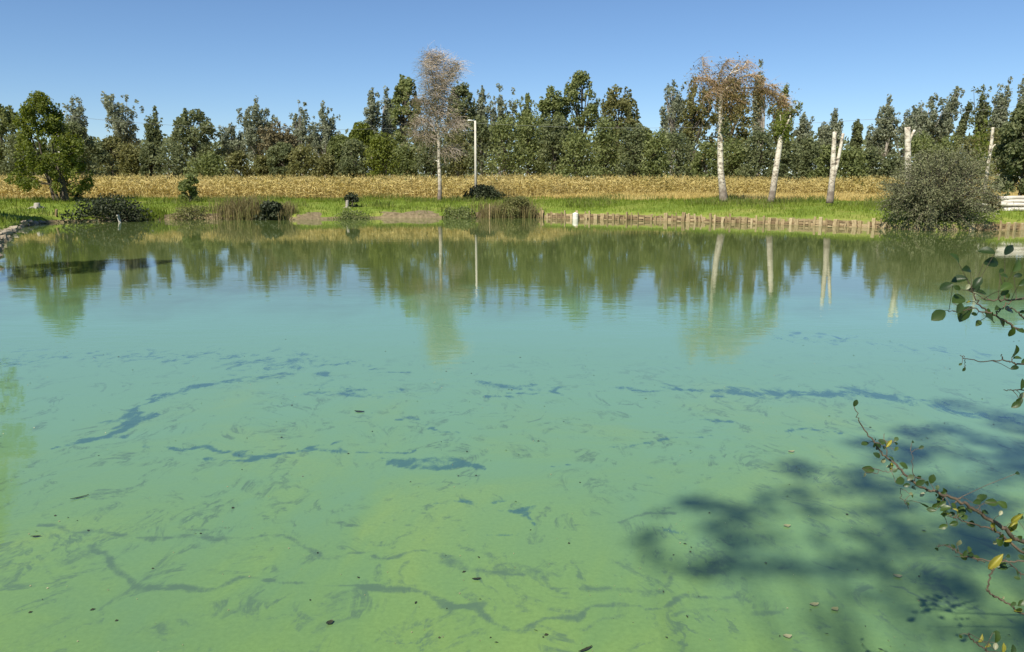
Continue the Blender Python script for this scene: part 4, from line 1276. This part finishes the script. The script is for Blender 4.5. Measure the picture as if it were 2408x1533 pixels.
# ------------------------------------------------------------------ lamp posts and cable
def lamp_post(label, px, top, Y, side):
    p = at_depth(px, top, Y); z0 = float(ground_z(p[0], Y)) - .05; h = p[2] - z0
    root = empty('lamp_post', (p[0], Y, z0)); tag(root, label, 'lamp post', 'lamp posts round the pond')
    g = Geo(); g.tube([[0, 0, 0], [0, 0, h * .5], [0, 0, h]], [.13, .11, .09], 12); obj('pole', g.mesh('lamp_pole', M['concrete'], True), root)
    g = Geo(); g.tube(smoothpath([[0, 0, h - .25], [side * .12, 0, h - .02], [side * .34, 0, h + .02]], 5), .028, 8); obj('arm', g.mesh('lamp_arm', M['metal'], True), root)
    g = Geo()
    V = [];  xs = [0, .12, .4, .55, .6]; ws = [.05, .12, .14, .10, .03]; hs = [.03, .06, .08, .06, .02]
    n = 10
    for x, w, q in zip(xs, ws, hs):
        for j in range(n):
            t = j / n * 2 * math.pi
            V.append((side * (x * .8 + .28), math.cos(t) * w, h + .03 + math.sin(t) * q))
    Q = [(i * n + j, i * n + (j + 1) % n, (i + 1) * n + (j + 1) % n, (i + 1) * n + j) for i in range(4) for j in range(n)]
    T = [(0, j, j + 1) for j in range(1, n - 1)] + [(4 * n, 4 * n + j + 1, 4 * n + j) for j in range(1, n - 1)]
    g.add(V, Q, T); obj('lamp_head', g.mesh('lamp_head', M['lampwhite'], True), root)
    return np.array([p[0], Y, z0 + h - .1])
M['lampwhite'] = rough_mat('lamp_white', [(.7, .7, .68), (.78, .78, .76), (.82, .82, .80)], (3, 3, 3), rough=.35, bump=0)
a1 = lamp_post('pale concrete lamp post in front of the corn right of the bare birch', 1117, 284, 77.6, -1)
a2 = lamp_post('lamp post among the leaves of the bright left tree, white head showing', 131, 268, 67, 1)
def cable(label, p, q, sag):
    t = np.linspace(0, 1, 24)[:, None]
    P = p + (q - p) * t; P[:, 2] -= sag * 4 * t[:, 0] * (1 - t[:, 0])
    g = Geo(); g.tube(P - p, .012, 5); o = obj('overhead_cable', g.mesh('overhead_cable', M['cable'], True), None, p)
    tag(o, label, 'cable', 'cables between the lamp posts')
cable('thin overhead cable from the left lamp to the central lamp post', a2 + np.array([0, .12, 0]), a1 + np.array([0, .12, -.1]), .9)
cable('thin overhead cable running right from the central lamp post', a1 + np.array([0, .12, -.1]), np.array([40.0, 62.0, 8.5]), 1.0)

# ------------------------------------------------------------------ near bank: overhead tree that throws the shade, alder at right
def shade_tree():
    rng = np.random.default_rng(31)
    blobs = [(2380, 1000, .55), (2300, 1010, .5), (2200, 1040, .45), (2100, 1045, .5), (2250, 1085, .55), (2360, 1110, .6), (2150, 1110, .4), (2000, 1115, .42), (1930, 1130, .4), (2050, 1150, .35), (2300, 1160, .5), (2400, 1190, .55),
             (1690, 1195, .34), (1640, 1215, .28), (1770, 1205, .25), (1860, 1185, .25), (1720, 1235, .22), (2170, 1230, .42), (2370, 1270, .5), (2100, 1290, .42), (2190, 1310, .42), (2320, 1330, .45), (2230, 1180, .4), (2390, 1060, .5), (2330, 1230, .4),
             (1720, 1305, .34), (1790, 1325, .30), (1650, 1340, .28), (1800, 1345, .22), (1600, 1360, .2), (2000, 1370, .34), (2080, 1360, .34), (2400, 1390, .4), (2290, 1470, .34), (2390, 1480, .36), (2320, 1530, .34), (1540, 1255, .2), (1960, 1290, .2), (2010, 1220, .22)]
    C, R = [], []
    for (px, py, r) in blobs:
        s = Vector(on_plane(px, py)); z = rng.uniform(14, 17.5); r *= .85
        c0 = np.array(s + TO_SUN * (z / TO_SUN.z))
        for q in range(4):
            C.append(c0 + np.clip(rng.normal(size=3), -1.6, 1.6) * r * np.array([.75, .75, .6])); R.append(r * rng.uniform(.35, .7))
    for k in range(40):   # the rest of the crown, whose shade falls beyond the frame on the bank
        C.append(np.array([rng.uniform(-10, -2), rng.uniform(-18, -13), rng.uniform(11, 17.5)])); R.append(rng.uniform(.4, .75))
    C = np.array(C); R = np.array(R)
    tx, ty = -5.0, -9.5
    z0 = float(ground_z(tx, ty)) - .05
    root = empty('bank_tree', (tx, ty, z0))
    tag(root, 'near bank tree whose leafy shade dapples the water at lower right', 'tree')
    O = np.array([tx, ty, z0])
    wood, lf = Geo(), Geo()
    wood.tube(smoothpath([[0, 0, 0], [.15, .1, 4], [.1, .3, 8], [.4, .5, 12.5], [.5, .4, 17]], 5), np.linspace(.34, .06, 21), 10)
    for c in C[rng.permutation(len(C))[:30]]:
        e = c - O; s = np.array([.3, .35, min(14, max(8, e[2] * .8))])
        wood.tube(smoothpath([s, s * .5 + e * .5 + np.array([0, 0, .25]), e], 4), np.linspace(.018, .005, 9), 5, False)
    for c, r in zip(C, R):
        n = int(150 * (r / .4) ** 2)
        o = rng.normal(size=(n, 3)); o *= (r * rng.uniform(.1, 1, n) ** .5 / np.linalg.norm(o, axis=1))[:, None]
        o[:, 2] *= .7
        lf.cards(c - O + o, .048, rng, .8)
    obj('trunk', wood.mesh('shade_tree_wood', M['bark'], True), root)
    obj('crown', lf.mesh('shade_tree_leaves', M['green']), root)
shade_tree()

def leaf_mesh(name, mat, fold, curl, seed):
    """a broad alder leaf one metre long along +x, its stalk at the origin"""
    rng = np.random.default_rng(seed)
    t = np.array([0, .10, .25, .42, .60, .78, .92, 1.0]); w = np.array([.015, .13, .23, .30, .33, .27, .14, .02])
    V, Q = [], []
    for a, b in zip(t, w):
        zc = -curl * a * a
        for s in (-1, -.5, 0, .5, 1):
            V.append((a, s * b * (1 + rng.normal() * .03), zc + fold * abs(s) * b + rng.normal() * .006))
    for i in range(len(t) - 1):
        for j in range(4):
            Q.append((i * 5 + j, i * 5 + j + 1, i * 5 + 6 + j, i * 5 + 5 + j))
    return mesh_np(name, V, Q, None, True, mat)
LEAVES = {'g': [leaf_mesh('alder_leaf', M['aldleaf'], f, c, s) for f, c, s in ((.25, .2, 1), (.4, .35, 2), (.1, .1, 3), (.6, .25, 4))],
          'y': [leaf_mesh('yellow_leaf', M['yellowleaf'], 1.1, .45, 5), leaf_mesh('yellow_leaf', M['yellowleaf'], .8, .2, 7)], 'p': [leaf_mesh('pale_leaf', M['paleleaf'], .3, .2, 6)]}

def z7(x, y): return ((2050 + x / 3.067) / 1.0386, (560 + y / 3.067) / 1.0386)
def z8(x, y): return ((2000 + x / 2.426) / 1.0386, (960 + y / 2.426) / 1.0386)

def alder():
    rng = np.random.default_rng(77)
    tx, ty = 3.35, 2.55
    z0 = float(ground_z(tx, ty)) - .05
    O = np.array([tx, ty, z0])
    root = empty('alder_shrub', O)
    tag(root, 'alder shrub reaching leafy twigs into the frame from the right', 'shrub')
    g = Geo()
    stem = smoothpath([[0, 0, 0], [-.05, .02, .6], [.02, .05, 1.3], [-.02, 0, 2.1], [.05, .05, 3.0]], 5)
    g.tube(stem, np.linspace(.045, .015, len(stem)), 8)
    obj('stem', g.mesh('alder_stem', M['alderbark'], True), root)
    bush = Geo()      # the rest of the shrub, beyond the right edge of the frame
    Cb = np.array([[rng.uniform(-.75, .9), rng.uniform(-.8, .7), rng.uniform(.5, 3.1)] for _ in range(60)])
    for c in Cb:
        q = stem[int(np.argmin(np.linalg.norm(stem - c + np.array([0, 0, .5]), axis=1)))]
        bush.tube(smoothpath([q, q * .5 + c * .5 + np.array([0, 0, .06]), c], 4), np.linspace(.008, .002, 9), 4, False)
    obj('side_shoots', bush.mesh('alder_side_shoots', M['alderbark'], True), root)
    fol = Geo()
    Pf = Cb[rng.integers(0, 60, 1500)] + np.clip(rng.normal(size=(1500, 3)), -1.5, 1.5) * .14
    fol.cards(Pf, .03, rng, .5, None, .6)
    obj('foliage', fol.mesh('alder_foliage', M['green']), root)
    def branch(paths, leaves, conv, Y, scale, extra, stem_z):
        """paths: twig polylines; leaves: (x, y, length, angle, tone)"""
        g = Geo(); first = True
        allp = []
        for pts, r0, r1 in paths:
            P = [at_depth(*conv(a, b), Y + dy) - O for a, b, dy in pts]
            if first:
                e_ = np.array([-.02, 0, stem_z]); q_ = P[-1]
                P = P + [q_ + (e_ - q_) * t for t in (.15, .35, .6, .8, 1.0)]; first = False
            P = smoothpath(P, 6)
            P += rng.normal(size=P.shape) * .0025
            allp.append(P)
            g.tube(P, np.linspace(r1, r0, len(P)), 6)
        A = np.concatenate(allp)
        b = obj('branch', g.mesh('alder_branch', M['alderbark'], True), root)
        stalks = Geo()
        for q in range(extra):
            P = allp[int(rng.integers(0, len(allp)))]
            a = P[int(rng.integers(0, max(2, int(len(P) * .75))))] + rng.normal(size=3) * np.array([.022, .02, .022])
            w = a + O; dz = w - np.array([0, 0, EYE])
            leaves = leaves + [(None, a, rng.uniform(.013, .034), rng.uniform(0, 180), 'g' if rng.uniform() < .8 else ('y' if rng.uniform() < .5 else 'p'))]
        for lf in leaves:
            x, y, l, ang = lf[:4]; tn = lf[4] if len(lf) > 4 else 'g'
            Yl = Y + rng.normal() * .05
            if x is None:
                c, length = y, l
            else:
                c = at_depth(*conv(x, y), Yl) - O; length = l / scale / 1.0386 / F * Y
            a = math.radians(ang)
            # leaf axis as drawn in the picture plane, its stalk end nearer to the twig
            d = np.array([math.cos(a), 0, math.sin(a)])
            i = np.argmin(np.linalg.norm(A - c, axis=1)); near = A[i]
            if np.dot(near - c, d) > 0: d = -d
            dv = Vector(d + np.array([0, rng.normal() * .35, 0])).normalized()
            zc = Vector((rng.normal() * .35, -.8 + rng.normal() * .35, .55)).normalized()
            yv = zc.cross(dv).normalized(); zv = dv.cross(yv)
            yw = .62 if tn == 'y' else 1.0
            s0 = Vector(c) - dv * length * .5
            o = obj('leaf', LEAVES[tn][int(rng.integers(0, len(LEAVES[tn])))], b)
            o.matrix_basis = Matrix(((dv.x * length, yv.x * length * yw, zv.x * length, s0.x), (dv.y * length, yv.y * length * yw, zv.y * length, s0.y), (dv.z * length, yv.z * length * yw, zv.z * length, s0.z), (0, 0, 0, 1)))
            if np.linalg.norm(np.array(s0) - near) < .22:
                stalks.tube([np.array(s0) + np.array(dv) * length * .03, (np.array(s0) + near) / 2 + np.array([0, 0, .004]), near], [.0010, .0011, .0014], 4, False)
        if stalks.n:
            tag(obj('leaf_stalks', stalks.mesh('leaf_stalks', M['alderbark']), b), kind='stuff')
        return b
    # upper spray of dark leaves
    branch([([(1000, 470, 0), (1040, 550, 0), (1150, 640, 0), (1260, 700, 0), (1380, 755, 0.02)], .007, .0022),
            ([(1060, 505, 0), (1140, 530, 0), (1260, 528, 0), (1400, 522, .05), (1560, 560, .1)], .005, .002), ([(1290, 540, 0), (1220, 590, 0), (1160, 640, 0)], .003, .002), ([(1000, 590, 0), (1080, 620, 0), (1150, 640, 0)], .003, .002), ([(1290, 590, 0), (1340, 630, .0), (1400, 670, .02), (1560, 720, .1)], .004, .0018),
            ([(820, 610, 0), (900, 612, 0), (1000, 590, 0)], .002, .0012)],
           [(745, 640, 130, 25), (890, 520, 140, 25), (940, 630, 140, 50), (1130, 668, 110, -20), (1040, 700, 70, 30), (1220, 695, 90, -45), (1290, 770, 80, 80), (900, 375, 110, 5), (955, 300, 90, -10), (875, 215, 100, -60), (1140, 245, 125, 10),
            (1110, 160, 110, -20), (1265, 155, 90, 60), (1330, 275, 100, 55), (1335, 345, 60, 20), (1235, 345, 60, 0), (1210, 310, 50, 40), (1030, 400, 95, 70), (1010, 440, 95, 30), (1060, 470, 85, 0), (800, 425, 95, 25), (880, 440, 60, -30), (1250, 430, 100, 35),
            (1240, 472, 60, 30), (1270, 600, 110, -5), (900, 590, 90, 60), (1360, 760, 60, 0), (1180, 590, 60, 30), (1370, 400, 70, 40), (1380, 620, 60, -20), (960, 430, 50, 60, 'p')], z7, 2.75, 3.067, 8, 1.95)
    # fine twig and drooping leaves at the right edge
    branch([([(930, 965, 0), (1080, 990, 0), (1220, 980, 0), (1300, 1000, 0), (1380, 1010, .02)], .005, .0014), ([(1205, 935, 0), (1215, 960, 0), (1225, 982, 0)], .0018, .001), ([(932, 1035, 0), (938, 1000, 0), (930, 965, 0), (905, 945, 0)], .0012, .0009), ([(1220, 1205, 0), (1300, 1200, 0), (1400, 1195, 0), (1560, 1160, .1)], .003, .0012)],
           [(1315, 920, 110, 80), (1330, 960, 60, 20), (1310, 1035, 60, 30), (1370, 1160, 85, 70), (1330, 1310, 80, 20), (1345, 1285, 70, 50), (1370, 1240, 60, 40, 'p'), (905, 1010, 30, 30), (932, 1048, 36, 60), (1385, 985, 60, 30)], z7, 2.7, 3.067, 0, 1.75)
    # long branch with small green leaves
    branch([([(215, 90, 0), (245, 180, 0), (320, 290, 0), (380, 360, 0), (470, 440, 0), (580, 545, 0), (700, 590, 0), (830, 640, 0), (920, 690, 0), (1010, 750, 0), (1100, 800, 0), (1213, 880, .02)], .011, .0014),
            ([(1020, 800, 0), (1090, 850, 0), (1213, 950, 0), (1400, 1060, .1)], .006, .003), ([(380, 245, 0), (395, 300, 0), (400, 370, 0)], .0022, .001), ([(330, 470, 0), (420, 460, 0), (470, 440, 0)], .002, .001), ([(545, 330, 0), (552, 400, 0), (560, 520, 0)], .0016, .0008),
            ([(480, 560, 0), (495, 620, 0), (530, 680, 0)], .0012, .0009), ([(740, 720, 0), (800, 735, 0), (900, 775, 0), (1020, 800, 0)], .003, .0012), ([(780, 690, 0), (800, 655, 0), (835, 618, 0)], .003, .0018), ([(730, 660, 0), (735, 620, 0), (742, 600, 0)], .003, .002)],
           [(215, 60, 48, 70), (272, 297, 54, 5), (345, 320, 44, 45), (412, 300, 54, 60, 'y'), (290, 452, 75, -5), (430, 388, 44, -60), (505, 430, 64, -40), (415, 435, 36, 0, 'p'), (480, 520, 74, 10), (540, 500, 54, 40), (600, 530, 60, 30), (640, 535, 50, -20), (668, 510, 64, 80), (545, 595, 32, 0, 'p'), (620, 660, 74, -30),
            (665, 690, 54, 0), (690, 665, 44, 40), (750, 680, 64, 10), (840, 700, 84, 60), (890, 690, 64, -20), (860, 735, 50, 20), (960, 620, 84, 50), (935, 645, 54, 15), (1020, 648, 74, 5), (1085, 660, 64, -25), (985, 705, 54, 0), (1140, 790, 105, 60, 'y'), (1165, 745, 80, 75, 'y'), (1040, 790, 80, -60, 'y'), (1070, 885, 64, -45), (1042, 885, 36, 60, 'p'),
            (1110, 890, 54, 70), (740, 722, 34, 60), (800, 772, 54, 10), (900, 775, 64, 5), (1190, 730, 64, 30), (1190, 860, 54, -30), (470, 500, 40, 70, 'y'), (520, 545, 40, 10), (590, 500, 36, 70), (700, 560, 34, 80), (450, 455, 40, 40), (380, 400, 40, 70, 'p'), (560, 560, 46, -10), (610, 600, 36, 40, 'p'), (1175, 475, 36, 10), (1075, 710, 34, 60, 'p')],
           z8, 2.65, 2.426, 40, 1.3)
    # low twigs, with the big yellow curled leaf
    branch([([(690, 905, 0), (755, 905, 0), (830, 950, 0), (960, 985, 0), (1080, 1000, 0), (1213, 990, 0)], .005, .0011), ([(800, 965, 0), (900, 975, 0), (980, 1000, 0)], .002, .001), ([(1120, 1000, 0), (1180, 1060, 0), (1230, 1080, 0), (1400, 1120, .1)], .003, .0015)],
           [(695, 925, 38, 80), (755, 900, 34, 20), (795, 910, 34, -50), (865, 950, 44, 60), (1090, 1030, 64, -10), (1120, 965, 34, 20), (1060, 1010, 50, 40), (900, 965, 30, 20), (820, 930, 30, 30)], z8, 2.6, 2.426, 10, 1.1)
    branch([([(1030, 1040, 0), (1003, 1120, 0), (998, 1165, 0), (1025, 1195, 0), (1090, 1230, 0), (1150, 1270, 0), (1213, 1300, 0)], .004, .0028)],
           [(1040, 1005, 125, 68, 'y'), (1150, 1250, 40, 40), (1180, 1285, 60, 10, 'y'), (1195, 1245, 50, 60), (1090, 1212, 24, 30, 'p')], z8, 2.5, 2.426, 2, .9)
    branch([([(880, 1420, 0), (900, 1460, 0), (960, 1500, 0), (1010, 1540, 0), (1080, 1600, 0)], .004, .0022)], [(955, 1455, 56, 60, 'y'), (1055, 1450, 74, 80), (1090, 1510, 64, 85, 'y'), (1045, 1500, 44, 70, 'p'), (1150, 1520, 60, 60), (1050, 1420, 44, 10)], z8, 2.45, 2.426, 4, .6)
alder()

# ------------------------------------------------------------------ floating leaves and debris on the pond
def floater(name, label, cat, px, py, length, width, ang, mat, seed):
    rng = np.random.default_rng(seed)
    c = on_plane(px, py, .004)
    t = np.linspace(0, 1, 7); w = np.sin(np.pi * np.clip(t, .04, .97)) ** .8 * width / 2
    V, Q = [], []
    for k, (a, b) in enumerate(zip(t, w)):
        for s in (-1, 0, 1):
            V.append(((a - .5) * length, s * b * (1 + rng.normal() * .08), .002 + .004 * abs(s) + .006 * (2 * a - 1) ** 2 * rng.uniform(.6, 1.2)))
    for i in range(6):
        for j in range(2):
            Q.append((i * 3 + j, i * 3 + j + 1, i * 3 + 4 + j, i * 3 + 3 + j))
    o = obj(name, mesh_np(name, V, Q, None, True, M[mat]), None, c)
    o.rotation_euler = (0, 0, math.radians(ang))
    tag(o, label, cat, 'leaves and twigs afloat on the pond')
floater('floating_leaf', 'dark diamond-shaped leaf afloat near the bottom left of centre', 'leaf', 775, 1465, .05, .04, 50, 'deadleaf', 1)
floater('floating_leaf', 'pale leaf afloat among the shadows right of centre, upper one', 'leaf', 1860, 1062, .065, .045, 10, 'paleleaf', 2)
floater('floating_leaf', 'pale leaf afloat between the shadow patches left of the branch', 'leaf', 1850, 1237, .055, .045, 0, 'paleleaf', 3)
floater('floating_leaf', 'pale leaf afloat in the deep shade below the long branch', 'leaf', 2110, 1355, .055, .04, -20, 'paleleaf', 4)
floater('floating_leaf', 'small pale leaf afloat lowest near the bottom right', 'leaf', 1851, 1497, .05, .04, 0, 'paleleaf', 5)
floater('floating_leaf', 'small pale leaf afloat below the shade, right of a pair', 'leaf', 1962, 1433, .05, .04, 20, 'paleleaf', 6)
floater('floating_leaf', 'small pale leaf afloat below the shade, left of a pair', 'leaf', 1914, 1422, .06, .04, 10, 'paleleaf', 7)
floater('floating_twig', 'dark sliver of wood afloat at left of the pond', 'twig', 187, 1170, .14, .022, 40, 'deadleaf', 8)
floater('floating_twig', 'dark twig cut by the bottom edge right of centre', 'twig', 1376, 1528, .10, .022, 35, 'deadleaf', 9)
floater('floating_leaf', 'dark leaf afloat at left above the grey algae strings', 'leaf', 84, 1262, .07, .022, 10, 'deadleaf', 10)
floater('floating_leaf', 'dark leaf afloat far out below the bare birch reflection', 'leaf', 845, 968, .12, .05, -10, 'deadleaf', 11)
floater('floating_leaf', 'dark leaf afloat beside the grey algae string at bottom centre', 'leaf', 1120, 1362, .06, .025, 10, 'deadleaf', 12)

def debris():
    rng = np.random.default_rng(9)
    for nm, lb, mt, n, s in (('dark_flecks', 'dark flecks of plant debris scattered on the algae film', 'deadleaf', 170, .012), ('pale_flecks', 'pale flecks and bubbles scattered on the algae film', 'paleleaf', 260, .006)):
        g = Geo()
        y = 3.8 + 9 * rng.uniform(0, 1, n) ** 1.7; x = rng.uniform(-.68, .68, n) * y
        x += (vnoise(x, y, .8, 4) - .5) * 1.2
        s_ = s * rng.uniform(.5, 1.5, n); a = rng.uniform(0, math.pi, n); r = rng.uniform(.25, .8, n)
        ca, sa = np.cos(a), np.sin(a)
        c = np.stack([x, y, np.full(n, .004)], -1)
        e1 = np.stack([ca, sa, 0 * a], -1) * s_[:, None]; e2 = np.stack([-sa, ca, 0 * a], -1) * (s_ * r)[:, None]
        zz = np.array([0, 0, .005])
        V = np.stack([c + e1, c + e2 + zz, c - e1, c - e2], 1).reshape(-1, 3)
        g.add(V, np.arange(4 * n).reshape(-1, 4))
        tag(obj(nm, g.mesh(nm, M[mt])), lb, 'debris', kind='stuff')
debris()
